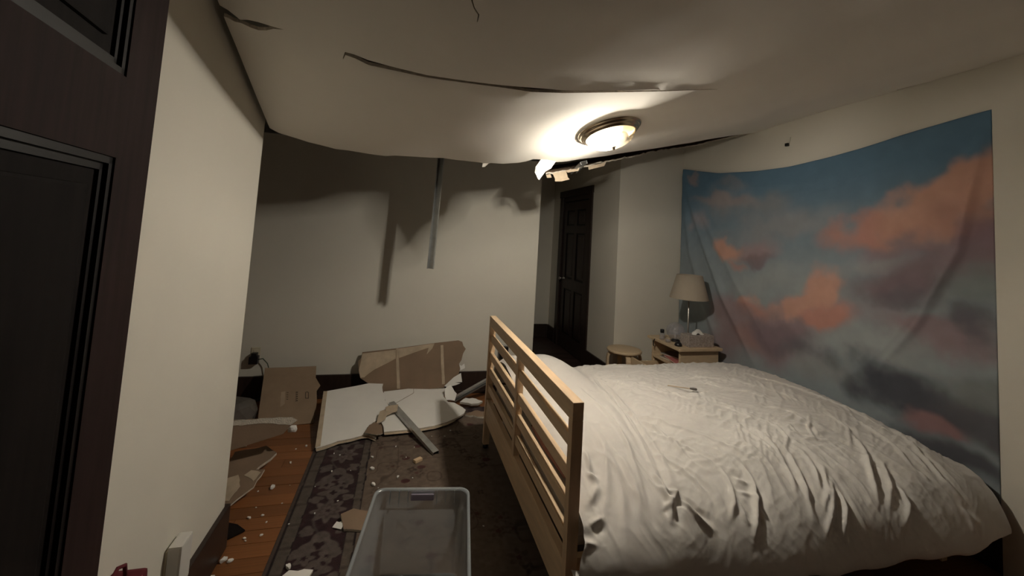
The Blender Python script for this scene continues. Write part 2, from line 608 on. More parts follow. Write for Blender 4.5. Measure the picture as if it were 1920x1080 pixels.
c4 = [(2.98, 1.90), (3.005, 1.82), (3.02, 1.76), (3.024, 1.77), (3.018, 1.84), (3.0, 1.91)]
holes = [tear1, seam_poly, c3, c4]


def inside(poly, px, py):
    res = np.zeros(px.shape, bool)
    n = len(poly)
    for i in range(n):
        x1, y1 = poly[i]
        x2, y2 = poly[(i + 1) % n]
        c = ((y1 > py) != (y2 > py)) & (px < (x2 - x1) * (py - y1) / (y2 - y1 + 1e-15) + x1)
        res ^= c
    return res


def build_ceiling():
    pts, edges = [], []

    def addpoly(p):
        b = len(pts)
        pts.extend(p)
        edges.extend((b + i, b + (i + 1) % len(p)) for i in range(len(p)))
    addpoly(outer)
    for h in holes:
        addpoly(h)
    gx, gy = np.meshgrid(np.arange(-0.66, 3.02, 0.055), np.arange(0.1, 3.05, 0.055))
    gx = gx.ravel() + rng.uniform(-.012, .012, gx.size)
    gy = gy.ravel() + rng.uniform(-.012, .012, gy.size)
    ok = inside(outer, gx, gy)
    bound = np.array(pts)
    d2 = ((gx[:, None] - bound[None, :, 0]) ** 2 + (gy[:, None] - bound[None, :, 1]) ** 2).min(1)
    ok &= d2 > 0.02 ** 2
    for h in holes:
        ok &= ~inside(h, gx, gy)
    allp = [Vector((float(a), float(b))) for a, b in pts] + [Vector((float(a), float(b))) for a, b in zip(gx[ok], gy[ok])]
    r = geometry.delaunay_2d_cdt(allp, edges, [], 0, 1e-5)
    v2 = np.array([(p.x, p.y) for p in r[0]])
    tri = np.array([t for t in r[2] if len(t) == 3])
    c = v2[tri].mean(1)
    keep = inside(outer, c[:, 0], c[:, 1])
    for h in holes:
        keep &= ~inside(h, c[:, 0], c[:, 1])
    tri = tri[keep]
    z = zc(v2[:, 0], v2[:, 1])
    # the far lip of the opened seam hangs a little lower
    sx, sy = v2[:, 0], v2[:, 1]
    far = np.clip(1 - (sy - 1.63) / 0.12, 0, 1) * (sy > 1.632)
    along = sstep(-.72, -.66, sx) * (1 - sstep(-.56, -.48, sx)) * 0.010 + sstep(-.29, -.2, sx) * (1 - sstep(1.0, 1.4, sx)) * 0.007
    z = z - far * along
    z = np.minimum(z + 0.0015 * fbm(sx * 5, sy * 5, 3, 3), 2.64)
    # crumbling lip where the board broke
    N = len(v2)
    vs = np.r_[np.c_[v2, z], np.c_[v2, z + 0.013]]
    # outward faces down: order so that normals look down
    a, b, cc = v2[tri[:, 0]], v2[tri[:, 1]], v2[tri[:, 2]]
    ccw = ((b[:, 0] - a[:, 0]) * (cc[:, 1] - a[:, 1]) - (b[:, 1] - a[:, 1]) * (cc[:, 0] - a[:, 0])) > 0
    tri[ccw] = tri[ccw][:, ::-1]
    fs = [tuple(map(int, t)) for t in tri]
    mi = [0] * len(fs)
    fs += [tuple(int(i) + N for i in t[::-1]) for t in tri]
    mi += [1] * len(tri)
    ed = set()
    for t in tri:
        for p, q in ((t[0], t[1]), (t[1], t[2]), (t[2], t[0])):
            ed.add((int(p), int(q)))
    for (p, q) in ed:
        if (q, p) not in ed:
            fs.append((q, p, p + N, q + N))
            mi.append(2)
    o = mesh_obj('ceiling', vs, fs, None, mats=['ceil', 'papr', 'gyp'], mi=mi, smooth=True)
    return struct(o)


ceiling = build_ceiling()
ceiling.data.set_sharp_from_angle(angle=math.radians(40))


def sheet_pt(x, y_, dz=0.0):
    return Vector((x, y_, float(zc(x, y_)) + dz))


# shreds of facing paper along the broken edge
def flap(name, pts3, m, parent, th=0.0015):
    """a torn scrap: quad strip through rows of points"""
    rows = [[Vector(p) for p in r] for r in pts3]
    w = len(rows[0])
    nrm = (rows[0][1] - rows[0][0]).cross(rows[1][0] - rows[0][0]).normalized() * th
    vs = [p for r in rows for p in r] + [p + nrm for r in rows for p in r]
    K = len(rows) * w
    fs = []
    for i in range(len(rows) - 1):
        for k in range(w - 1):
            a = i * w + k
            fs.append((a, a + 1, a + 1 + w, a + w))
            fs.append((a + K, a + w + K, a + 1 + w + K, a + 1 + K))
    loop = list(range(w)) + [i * w + w - 1 for i in range(1, len(rows))] + [(len(rows) - 1) * w + k for k in range(w - 2, -1, -1)] + [i * w for i in range(len(rows) - 2, 0, -1)]
    for a, b in zip(loop, loop[1:] + loop[:1]):
        fs.append((b, a, a + K, b + K))
    return mesh_obj(name, vs, fs, m, parent)


e1 = sheet_pt(0.80, 2.475)
flap('torn_paper', [[e1, sheet_pt(0.86, 2.495), sheet_pt(0.92, 2.53)],
                    [e1 + Vector((-.022, .035, -.045)), sheet_pt(0.85, 2.52, -.055), sheet_pt(0.90, 2.56, -.035)],
                    [e1 + Vector((-.018, .06, -.075)), e1 + Vector((.012, .06, -.09)), e1 + Vector((.055, .07, -.065))],
                    [e1 + Vector((.008, .06, -.118)), e1 + Vector((.016, .065, -.122)), e1 + Vector((.026, .07, -.108))]], 'ceil', ceiling)
flap('torn_paper', [[sheet_pt(.43, 2.49), sheet_pt(.465, 2.49)], [sheet_pt(.432, 2.52, -.012), sheet_pt(.45, 2.52, -.010)]], 'ceil', ceiling)

# strip of ceiling board still hanging behind the break
hs = empty('hanging_ceiling_board', (2.0, 3.15, 2.30))
tag(hs, 'torn strip of ceiling board hanging behind the ceiling lamp from the right wall', 'ceiling board')
path = [(0.965, 2.86, 1.995), (1.05, 2.89, 2.022), (1.155, 2.92, 2.048), (1.32, 2.97, 2.105), (1.50, 3.02, 2.163), (1.685, 3.07, 2.22), (1.95, 3.14, 2.303), (2.25, 3.2, 2.388), (2.507, 3.2, 2.45),
        (2.75, 3.14, 2.528), (2.96, 3.06, 2.588), (3.02, 3.06, 2.60)]


def ragged_strip():
    P = [Vector(p) for p in path]
    Q = []
    for a, b in zip(P, P[1:]):
        k = max(1, int((b - a).length / 0.03))
        Q += [a.lerp(b, i / k) for i in range(k)]
    Q.append(P[-1])
    vs, fs, mi = [], [], []
    L = len(Q)
    for i, p in enumerate(Q):
        s = i / (L - 1)
        wd = (0.20 - 0.10 * s)
        rag = 0.014 * math.sin(i * 1.7) + 0.012 * random.uniform(-1, 1)
        near = p + Vector((0.0, -0.01 + rag * (1 - s), 0.006 * random.uniform(-1, 1)))
        far_ = p + Vector((0.05, wd, 0.085 * (1 - 0.6 * s)))
        vs += [near, far_, far_ + Vector((0, 0, .012)), near + Vector((0, 0, .012))]
    for i in range(L - 1):
        for k in range(4):
            a, b = i * 4 + k, i * 4 + (k + 1) % 4
            fs.append((a, b, b + 4, a + 4))
            mi.append((0, 2, 1, 2)[k])
    fs += [(3, 2, 1, 0), tuple((L - 1) * 4 + k for k in range(4))]
    mi += [2, 2]
    o = mesh_obj('board', vs, fs, None, mats=['papr2', 'papr', 'gyp'], mi=mi)
    return rel(o, hs)


ragged_strip()
for k, rows in enumerate((
        [[(1.02, 2.86, 2.012), (1.09, 2.86, 2.032), (1.13, 2.87, 2.043)], [(1.045, 2.87, 1.975), (1.10, 2.87, 1.985), (1.15, 2.88, 1.998)],
         [(1.05, 2.88, 1.957), (1.10, 2.88, 1.962), (1.17, 2.89, 1.985)]],
        [[(0.965, 2.85, 1.995), (1.0, 2.85, 2.005)], [(0.98, 2.86, 1.975), (1.015, 2.86, 1.98)]],
        [[(1.12, 2.86, 2.045), (1.24, 2.88, 2.075)], [(1.14, 2.865, 2.03), (1.235, 2.885, 2.055)]],
        [[(1.33, 2.92, 2.105), (1.5, 2.96, 2.16)], [(1.34, 2.93, 2.08), (1.49, 2.97, 2.13)]])):
    rel(flap('torn_paper', rows, 'papr2', None), hs)
rel(channel('metal_furring', (1.20, 2.72, 2.10), (1.26, 3.05, 2.075), 0.05, 0.02, (1, 0, 0.3), 'zinc'), hs)

# metal stud dangling from the torn ceiling and the track on the back wall
st = channel('hanging_metal_stud', (0.262, 3.45, Z_T), (0.224, 3.45, 1.225), 0.052, 0.028, (1, -0.35, 0), 'zinc')
tag(st, 'narrow galvanised metal stud hanging straight down in front of the back wall', 'metal stud')
tk = channel('metal_track', (-2.25, Y_B, 2.345), (1.3, Y_B, 2.345), 0.07, 0.03, (0, 0, 1), 'zinc')
tag(tk, 'dark metal track fixed along the top of the back wall', 'metal track')

# ------------------------------------------------------------------ ceiling lamp
LX, LY = 1.075, 2.105
eps = 0.04
gx_ = float(zc(LX + eps, LY) - zc(LX - eps, LY)) / (2 * eps)
gy_ = float(zc(LX, LY + eps) - zc(LX, LY - eps)) / (2 * eps)
nrm = Vector((gx_, gy_, -1)).normalized()     # pointing down out of the ceiling
fm = frame_matrix(sheet_pt(LX, LY), Vector((1, 0, gx_)), Vector((0, -1, -gy_)))
if (fm.to_3x3() @ Vector((0, 0, 1))).dot(nrm) < 0:
    fm = frame_matrix(sheet_pt(LX, LY), Vector((1, 0, gx_)), Vector((0, 1, gy_)))
fix = empty('ceiling_lamp', sheet_pt(LX, LY))
tag(fix, 'lit flush ceiling lamp with ribbed glass bowl and warm metal ring', 'ceiling lamp')
S = 0.178 / 0.165
ring_prof = [(0.02, 0.000), (0.165, 0.000), (0.168, 0.006), (0.164, 0.012), (0.157, 0.014), (0.155, 0.020), (0.150, 0.026), (0.142, 0.028), (0.140, 0.036), (0.134, 0.040), (0.128, 0.038), (0.126, 0.028)]
rel(lathe('trim_ring', [(r * S, z * S) for r, z in ring_prof], 'nickel', None, 64, mtx=fm), fix)
dome_prof = [(0.127, 0.034), (0.122, 0.050), (0.112, 0.065), (0.096, 0.079), (0.074, 0.090), (0.050, 0.097), (0.026, 0.101), (0.012, 0.102)]
bowl_ = rel(lathe('glass_bowl', [(r * S, z * S) for r, z in dome_prof], 'dome', None, 192, mtx=fm, ribs=48, rib_amp=0.014), fix)
lathe('finial', [(0.013 * S, 0.100), (0.014 * S, 0.108), (0.008, 0.113), (0.009, 0.120), (0.001, 0.126)], 'nickel', bowl_, 20, mtx=fm)
bpos = fm @ Vector((-0.060, -0.035, 0.061))
bm = bmesh.new()
bmesh.ops.create_uvsphere(bm, u_segments=16, v_segments=10, radius=0.026, matrix=Matrix.Translation(bpos))
rel(bm_obj('bulb', bm, 'bulb', None, True), fix)
bm = bmesh.new()
add_box(bm, -0.010, 0.034, -0.022, 0.030, 0.012, 0.092, 0.006, fm)
rel(bm_obj('bulb_socket', bm, 'white', None), fix)
bm = bmesh.new()
add_box(bm, -0.016, -0.010, -0.062, 0.088, 0.010, 0.086, 0.002, fm)  # plate added beside the bulb to keep direct light off the right side
rel(bm_obj('added_light_blocker', bm, 'white', None), fix)
bm = bmesh.new()
bmesh.ops.create_uvsphere(bm, u_segments=16, v_segments=10, radius=0.032, matrix=Matrix.Translation(fm @ Vector((0.066, 0.018, 0.058))))
rel(bm_obj('dead_bulb', bm, 'white', None, True), fix)
ld = bpy.data.lights.new('bulb_light', 'POINT')
ld.energy = LAMP_W
ld.color = LAMP_COL
ld.shadow_soft_size = 0.034
lo = bpy.data.objects.new('bulb_light', ld)
link(lo)
lo.location = bpos
rel(lo, fix)


# ------------------------------------------------------------------ doors
def panel_door(name, W, H, panels, th=0.04, m='door', pm=None):
    """door leaf in local x (0..W), z (0..H), faces -y and +y; panels = list of (x0,x1,z0,z1)"""
    root = empty(name)
    bm = bmesh.new()
    xs = sorted({0, W} | {p[0] for p in panels} | {p[1] for p in panels})
    zs = sorted({0, H} | {p[2] for p in panels} | {p[3] for p in panels})
    for i in range(len(xs) - 1):
        for j in range(len(zs) - 1):
            cx, cz = (xs[i] + xs[i + 1]) / 2, (zs[j] + zs[j + 1]) / 2
            if any(p[0] < cx < p[1] and p[2] < cz < p[3] for p in panels):
                continue
            add_box(bm, xs[i], xs[i + 1], -th / 2, th / 2, zs[j], zs[j + 1])
    bmesh.ops.remove_doubles(bm, verts=bm.verts, dist=1e-5)
    bm_obj('door_frame_boards', bm, m, root)
    for (a, b, c, d) in panels:
        bm = bmesh.new()
        for (i0, i1, y_) in ((0.0, 0.012, th / 2 - 0.003), (0.012, 0.024, th / 2 - 0.009)):
            for (x0, x1, z0, z1) in ((a + i0, a + i1, c + i0, d - i0), (b - i1, b - i0, c + i0, d - i0), (a + i0, b - i0, c + i0, c + i1), (a + i0, b - i0, d - i1, d - i0)):
                add_box(bm, x0, x1, -y_, y_, z0, z1)
        mo = bm_obj('moulding', bm, 'moul')
        bm = bmesh.new()
        add_box(bm, a + .02, b - .02, -0.006, 0.006, c + .02, d - .02)
        add_box(bm, a + .05, b - .05, -0.013, 0.013, c + .05, d - .05, 0.006)
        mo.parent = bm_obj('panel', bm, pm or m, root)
    return root


# near door, swung open along the left wall (free edge away from the viewer)
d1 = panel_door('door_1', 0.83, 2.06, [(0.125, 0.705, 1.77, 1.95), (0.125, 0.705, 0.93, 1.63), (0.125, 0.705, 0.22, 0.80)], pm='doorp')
d1.location = (-0.412, 0.137, 0.008)
d1.rotation_euler = (0, 0, math.radians(90 + 7.5))
struct(d1)

# corridor door
d2 = panel_door('door_2', 0.83, 2.03, [(0.10, 0.375, 1.70, 1.92), (0.455, 0.73, 1.70, 1.92), (0.10, 0.375, 0.96, 1.60), (0.455, 0.73, 0.96, 1.60),
                                       (0.10, 0.375, 0.2, 0.82), (0.455, 0.73, 0.2, 0.82)], m='dark')
d2.location = (2.262, 4.83, 0.01)
d2.rotation_euler = (0, 0, math.radians(90))
struct(d2)
kn = lathe('door_knob', [(0.026, 0), (0.026, 0.006), (0.01, 0.01), (0.009, 0.035), (0.02, 0.042), (0.026, 0.055), (0.02, 0.068), (0.001, 0.07)], 'steel', d2, 20,
           mtx=Matrix.Translation((0.745, 0.02, 0.95)) @ Matrix.Rotation(math.radians(-90), 4, 'X'))
for nm, a in (('trim_2', (2.214, 2.240, 4.70, 4.80, 0.001, 2.12)), ('trim_3', (2.214, 2.240, 5.69, 5.79, 0.001, 2.12)), ('trim_4', (2.208, 2.240, 4.69, 5.80, 2.12, 2.215))):
    struct(box(nm, *a, 'dark', None, 0.005))
for nm, a in (('trim_5', (2.24, 2.352, 4.79, 4.815, 0.001, 2.10)), ('trim_6', (2.24, 2.352, 5.675, 5.70, 0.001, 2.10)), ('trim_7', (2.24, 2.352, 4.79, 5.70, 2.06, 2.13))):
    struct(box(nm, *a, 'dark'))

# ================================================================== BED
bed = empty('bed_frame', (0.67, 2.25, 0))
tag(bed, 'pale pine bed frame with open slatted headboard under the white duvet', 'bed')
HX0, HX1 = 0.652, 0.696
Y0, Y1 = 1.464, 3.03


def bpart(name, *a, m='pine', bev=0.003):
    return rel(box(name, *a, m, None, bev), bed)


for (a, b) in ((Y0, Y0 + 0.038), (Y1 - 0.038, Y1)):
    pst = bpart('post', HX0, HX1, a, b, 0.035, 0.869, m='pinez')
    lathe('foot', [(0.001, 0.009), (0.02, 0.009), (0.021, 0.012), (0.021, 0.036), (0.001, 0.036)], 'black', pst, 12, loc=(0.674, (a + b) / 2, 0.0))
bpart('mid_post', HX0 + 0.004, HX1 - 0.004, 2.23, 2.272, 0.345, 0.869, m='pinez')
bpart('top_rail', HX0, HX1, Y0, Y1, 0.869, 0.937)
for zt in (0.803, 0.681, 0.568, 0.457):
    for (a, b) in ((Y0 + .038, 2.23), (2.272, Y1 - .038)):
        bpart('slat', HX0 + 0.010, HX1 - 0.010, a, b, zt - 0.046, zt, bev=0.002)
bpart('lower_rail', HX0 + 0.006, HX1 - 0.006, Y0 + .038, Y1 - .038, 0.20, 0.352)
bpart('side_rail', HX1, 2.88, 1.545, 1.575, 0.20, 0.322)
bpart('side_rail', HX1, 2.88, 2.965, 2.995, 0.20, 0.33)
bpart('foot_rail', 2.85, 2.88, 1.575, 2.965, 0.20, 0.33)
for a in (1.60, 2.90):
    bpart('leg', 2.80, 2.84, a, a + 0.04, 0.001, 0.30, m='pinez')
for i in range(14):
    xx = 0.80 + i * 0.15
    bpart('bed_slat', xx, xx + 0.06, 1.575, 2.965, 0.305, 0.322, bev=0.0)

mt = box('mattress', 0.705, 2.845, 1.585, 2.95, 0.324, 0.475, 'mattress', None, 0.05)
tag(mt, 'white mattress mostly hidden beneath the rumpled duvet', 'mattress')


def pillow(name, cx, cy, cz, lx, ly, h, m, tilt=0.0):
    nx, ny = 26, 30
    vs, fs = [], []
    for sgn in (1, -1):
        for i in range(nx):
            for j in range(ny):
                u, v = -1 + 2 * i / (nx - 1), -1 + 2 * j / (ny - 1)
                e = max(0.0, (1 - abs(u) ** 2.6)) ** 0.5 * max(0.0, (1 - abs(v) ** 2.6)) ** 0.5
                k = 1 - 0.06 * (abs(u * v))
                z = sgn * h / 2 * e + 0.006 * math.sin(7 * u + 3 * v) * e
                p = Vector((u * lx / 2 * k, v * ly / 2 * k, z))
                p = Matrix.Rotation(tilt, 4, 'Y') @ p
                vs.append(p + Vector((cx, cy, cz)))
    n = nx * ny
    for i in range(nx - 1):
        for j in range(ny - 1):
            a = i * ny + j
            fs.append((a, a + ny, a + ny + 1, a + 1))
            fs.append((a + n, a + 1 + n, a + ny + 1 + n, a + ny + n))
    o = mesh_obj(name, vs, fs, m, None, True)
    bmx = bmesh.new()
    bmx.from_mesh(o.data)
    bmesh.ops.remove_doubles(bmx, verts=bmx.verts, dist=1e-4)
    bmx.to_mesh(o.data)
    bmx.free()
    return o


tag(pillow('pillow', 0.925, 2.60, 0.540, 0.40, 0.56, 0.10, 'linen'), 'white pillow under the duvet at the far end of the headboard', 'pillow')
tag(pillow('pillow', 0.925, 1.96, 0.520, 0.40, 0.52, 0.07, 'pink'), 'dusty pink pillow glimpsed through the headboard slats at the near end', 'pillow')

# duvet -------------------------------------------------------------
NU, NV = 520, 400
HEMX = np.array([0.60, 0.88, 1.2, 1.59, 2.15, 2.76, 3.0])
HEMZ = np.array([0.40, 0.335, 0.28, 0.235, 0.205, 0.215, 0.225])


def ridge(x, y_, pts, w, h, taper=True, sharp=1.0, dip=0.0):
    """height of a crease along a polyline"""
    best = np.full(x.shape, 9.0)
    prof = np.zeros(x.shape)
    sgn = np.ones(x.shape)
    tot = sum(math.dist(a, b) for a, b in zip(pts, pts[1:]))
    acc = 0.0
    for a, b in zip(pts, pts[1:]):
        L = math.dist(a, b)
        dx, dy = (b[0] - a[0]) / L, (b[1] - a[1]) / L
        t = np.clip((x - a[0]) * dx + (y_ - a[1]) * dy, 0, L)
        d = np.hypot(x - a[0] - t * dx, y_ - a[1] - t * dy)
        s = (acc + t) / tot
        k = (np.sin(np.pi * np.clip(s, 0.02, 0.98)) ** 0.6) if taper else 1.0
        upd = d < best
        best = np.where(upd, d, best)
        prof = np.where(upd, k, prof)
        if dip:
            sgn = np.where(upd, np.sign((x - a[0]) * dy - (y_ - a[1]) * dx), sgn)
        acc += L
    q = best / w
    low = dip * h * prof * np.exp(-((sgn * q - 1.9) / 1.1) ** 2) if dip else 0.0
    return -low + h * prof * (np.exp(-(q ** 2) * 1.6) * (1 - 0.35 * sharp) + 0.35 * sharp * np.exp(-q * 2.4))


def build_duvet():
    u = np.linspace(0, 1, NU)
    v = np.linspace(0, 1, NV)
    U, V = np.meshgrid(u, v, indexing='ij')
    # v: 0 far hem -> far edge -> top -> near edge -> near hem -> tucked under
    # arclength parametrisation
    X = 0.712 + U * (2.93 - 0.712)
    top_z = 0.615 + 0.012 * np.sin(np.pi * (X - 0.7) / 2.2)
    # profile control points (t, y, z factor) ; z = hem + f*(top-hem)
    tk_ = np.array([0.00, 0.06, 0.11, 0.15, 0.21, 0.30, 0.45, 0.58, 0.645, 0.70, 0.75, 0.80, 0.85, 0.90, 0.945, 0.97, 1.0])
    yk_ = np.array([3.035, 3.055, 3.05, 3.02, 2.93, 2.72, 2.30, 1.95, 1.79, 1.665, 1.565, 1.475, 1.415, 1.375, 1.352, 1.385, 1.46])
    fk_ = np.array([0.15, 0.42, 0.66, 0.83, 0.955, 1.0, 1.02, 0.99, 0.945, 0.87, 0.765, 0.62, 0.46, 0.27, 0.06, 0.0, 0.06])

    def cubic(t, tk, fk):
        # monotone-ish smooth interpolation
        f = np.interp(t, tk, fk)
        for _ in range(3):
            k = 5
            fp = np.pad(f, k, mode='edge')
            f = np.convolve(fp, np.ones(2 * k + 1) / (2 * k + 1), 'valid')
        return f
    yy = cubic(v, tk_, yk_)
    ff = cubic(v, tk_, fk_)
    hem = np.interp(X, HEMX, HEMZ)
    hemw = hem + 0.012 * np.sin(X * 9.0) + 0.008 * np.sin(X * 23 + 1)
    Y = np.broadcast_to(yy, X.shape).copy()
    Fz = np.broadcast_to(ff, X.shape)
    Z = hemw + Fz * (top_z - hemw)
    nearw = sstep(1.80, 1.50, Y)            # 1 on the near side
    topw = sstep(1.45, 1.75, Y) * sstep(3.05, 2.85, Y)
    # side flare: at the head end the cloth bulges past the headboard post
    X = X - nearw * (1 - sstep(0.0, 0.12, U)) * 0.055 * sstep(0.56, 0.40, Z)
    # right end rolls down towards the wall
    endr = sstep(2.66, 2.95, X)
    Z = Z - endr ** 2 * 0.10 * topw
    # corner at the far right end: softly rounded
    Y = Y + nearw * endr * 0.02
    # pillow mound along the headboard
    mound = sstep(1.30, 1.00, X) * sstep(0.64, 0.78, X)
    Z = Z + mound * (0.105 * np.exp(-((Y - 2.76) / 0.26) ** 2) + 0.055 * np.exp(-((Y - 1.98) / 0.40) ** 2)) * sstep(1.40, 1.7, Y)
    # broad puffs and the valley at the foot of the pillows
    vx = 1.30 - 0.30 * np.maximum(0, 2.25 - Y)
    Z = Z + topw * (0.014 * fbm(X * 2.1 + 3, Y * 2.4, 2, 5)) - 0.022 * np.exp(-((X - vx) / 0.06) ** 2) * topw
    Y = Y - nearw * 0.030 * fbm(X * 2.6, Z * 2.0, 2, 9) * sstep(0.0, 0.1, 1.0 - Fz)

    # arclength coordinate for patterns (continuous over the rounded edge)
    A = np.broadcast_to(np.concatenate([[0], np.cumsum(np.hypot(np.diff(yy), np.diff(ff * 0.3)))]), X.shape)
    A = A - A[0, np.argmin(abs(yy - 1.75) + (np.arange(NV) < NV // 3) * 9)]      # 0 at y = 1.75, grows towards the viewer
    H = np.zeros(X.shape)
    # warped coordinates
    wx = X + 0.05 * fbm(X * 3, A * 3, 3, 21)
    wa = A + 0.05 * fbm(X * 3 + 7, A * 3, 3, 31)
    # (1) long fine creases running along the bed on top, drifting to the viewer
    right = sstep(-0.02, 0.14, X - (1.30 - 0.30 * np.maximum(0, A + 0.5)))
    for (fx, fg, slope, amp, pw, sd) in ((2.6, 15, 0.34, 0.0105, 4, 41), (3.4, 23, 0.48, 0.0085, 4, 43), (4.6, 34, 0.25, 0.0055, 4, 45), (2.2, 12, 0.90, 0.0105, 5, 48)):
        g = wa + slope * wx
        n1 = 1 - np.abs(pnoise(wx * fx + 0.4, g * fg, sd))
        m1 = sstep(-0.30, 0.40, pnoise(X * 3.1 + sd, A * 4.0, sd + 1))
        H += 0.75 * amp * n1 ** pw * (0.25 + 0.75 * m1) * (1 - nearw * 0.75) * (0.15 + 0.85 * right)
    # (1b) crossing diagonal creases
    g2 = wa - 0.75 * wx
    n3 = 1 - np.abs(pnoise(g2 * 11, (wx + wa) * 2.2, 47))
    H += 0.0030 * n3 ** 5 * (1 - nearw * 0.5) * (0.2 + 0.8 * right)
    # (2) hanging folds on the near side
    n4 = 1 - np.abs(pnoise((wx - 0.22 * wa) * 7.5, wa * 1.6, 51))
    n5 = 1 - np.abs(pnoise((wx - 0.30 * wa) * 17, wa * 3.2, 53))
    m2 = sstep(-0.12, 0.10, A) * (1 - 0.75 * sstep(0.32, 0.48, A))
    H += (0.007 * n4 ** 4 + 0.003 * n5 ** 5) * m2
    # (3) single creases: t shallow on top, s short sharp, m hanging, v along the pillow valley, l soft, c crumples by the post, p the pinch, F strong hanging folds
    FOLDS = {
        't': [[(1.313, -0.909), (1.374, -0.705), (1.455, -0.536), (1.536, -0.42), (1.657, -0.306)], [(1.217, -0.429), (1.283, -0.281), (1.394, -0.132), (1.556, -0.065)],
              [(1.611, -0.671), (1.702, -0.461), (1.899, -0.347), (1.945, -0.17)], [(1.232, -0.201), (1.293, -0.065), (1.384, 0.042), (1.44, 0.142)],
              [(1.394, -0.132), (1.515, -0.05), (1.606, 0.049), (1.667, 0.142)], [(1.672, -0.201), (1.778, -0.102), (1.803, 0.035), (1.798, 0.135)],
              [(2.005, -0.747), (2.081, -0.594), (2.228, -0.494), (2.309, -0.38)], [(2.248, -0.739), (2.319, -0.586), (2.455, -0.478), (2.455, -0.33)],
              [(2.48, -0.849), (2.566, -0.62), (2.687, -0.42), (2.723, -0.225), (2.698, -0.014)], [(1.51, -0.722), (1.611, -0.536), (1.829, -0.478), (1.995, -0.412)],
              [(1.212, -0.339), (1.288, -0.193), (1.318, -0.021), (1.333, 0.103)], [(1.576, -0.249), (1.748, -0.178), (1.849, -0.072), (1.834, 0.07)],
              [(1.783, -0.781), (2.046, -0.798), (2.177, -0.705), (2.273, -0.603)], [(1.177, 0.007), (1.243, 0.09), (1.288, 0.173), (1.303, 0.235)],
              [(2.152, -0.339), (2.253, -0.257), (2.248, -0.14)], [(1.384, -0.824), (1.455, -0.628), (1.621, -0.603)]],
        's': [[(1.995, -0.185), (2.01, -0.102), (1.97, 0.007), (1.869, 0.083)], [(2.369, -0.209), (2.47, -0.185), (2.455, -0.058), (2.288, 0.076)],
              [(2.339, -0.185), (2.192, -0.072), (2.127, 0.021)], [(2.091, -0.095), (2.076, -0.05)], [(1.48, 0.186), (1.53, 0.211)], [(1.45, 0.235), (1.51, 0.253)],
              [(2.556, 0.229), (2.571, 0.27)]],
        'm': [[(2.445, -0.036), (2.359, 0.096), (2.233, 0.223), (2.167, 0.292)], [(2.591, 0.035), (2.642, 0.129), (2.617, 0.241)],
              [(2.748, -0.05), (2.698, 0.116), (2.647, 0.264), (2.682, 0.363)], [(2.617, -0.147), (2.581, 0.07), (2.546, 0.223)],
              [(1.45, 0.129), (1.429, 0.217), (1.399, 0.281), (1.349, 0.327)], [(1.51, 0.247), (1.52, 0.297), (1.515, 0.35)], [(1.429, 0.264), (1.419, 0.327), (1.424, 0.354)],
              [(1.889, 0.09), (1.834, 0.217), (1.788, 0.302), (1.763, 0.35)], [(1.97, 0.09), (1.95, 0.18), (1.894, 0.259)], [(2.021, 0.154), (1.935, 0.264), (1.834, 0.336)],
              [(2.339, 0.109), (2.208, 0.241), (2.147, 0.327)], [(2.389, 0.161), (2.298, 0.264), (2.187, 0.345)], [(2.642, 0.368), (2.662, 0.406), (2.657, 0.449)],
              [(2.647, 0.376), (2.713, 0.432), (2.682, 0.462)], [(1.839, 0.035), (1.798, 0.167), (1.748, 0.27)]],
        'v': [[(1.323, -0.966), (1.227, -0.544), (1.197, -0.273), (1.167, -0.072), (1.126, 0.103), (1.101, 0.229)],
              [(1.354, -0.917), (1.298, -0.502), (1.232, -0.147), (1.202, 0.07), (1.177, 0.186)], [(1.086, -0.586), (1.081, -0.249), (1.066, -0.014), (1.03, 0.142), (1.0, 0.302)],
              [(1.333, -0.925), (1.248, -0.502), (1.217, -0.225), (1.172, -0.007), (1.136, 0.129)]],
        'l': [[(0.944, -0.147), (0.934, 0.014), (0.884, 0.129), (0.793, 0.276)], [(0.96, -0.014), (0.934, 0.135), (0.881, 0.287), (0.865, 0.35)],
              [(1.045, 0.07), (1.051, 0.211), (1.04, 0.317), (1.035, 0.372)], [(0.995, 0.042), (0.995, 0.186), (0.959, 0.312)]],
        'c': [[(0.838, 0.021), (0.818, 0.103)], [(0.813, 0.173), (0.756, 0.229)], [(0.787, 0.281), (0.726, 0.302)], [(0.675, 0.398), (0.692, 0.359), (0.733, 0.363)],
              [(0.798, 0.122), (0.828, 0.148)]],
        'p': [[(1.111, 0.129), (1.121, 0.211), (1.167, 0.229)], [(1.177, 0.217), (1.096, 0.27), (1.121, 0.281)], [(1.162, 0.241), (1.197, 0.302), (1.258, 0.35)],
              [(1.101, 0.186), (1.111, 0.259), (1.081, 0.322)]],
        'F': [[(1.571, 0.135), (1.546, 0.223), (1.49, 0.307), (1.414, 0.398)], [(2.005, 0.223), (1.894, 0.327), (1.793, 0.398)], [(2.005, 0.247), (1.96, 0.331), (1.889, 0.406)],
              [(2.339, 0.27), (2.314, 0.341), (2.233, 0.406)]],
    }
    STYLE = {'t': (0.010, 0.0125, 0.8), 's': (0.0095, 0.014, 1.0), 'm': (0.014, 0.017, 0.9), 'v': (0.015, 0.017, 0.8), 'l': (0.024, 0.012, 0.4),
             'c': (0.014, 0.022, 1.0), 'p': (0.013, 0.028, 1.0), 'F': (0.014, 0.032, 1.0)}
    for key, lst in FOLDS.items():
        w, h, sh = STYLE[key]
        for pts in lst:
            H += ridge(X, A, pts, w, h, sharp=sh, dip=0.45)
    # small all-over crumple
    H += 0.0014 * fbm(X * 20, A * 20, 3, 61)
    for _ in range(1):
        H = (H + np.roll(H, 1, 0) + np.roll(H, -1, 0) + np.roll(H, 1, 1) + np.roll(H, -1, 1)) / 5
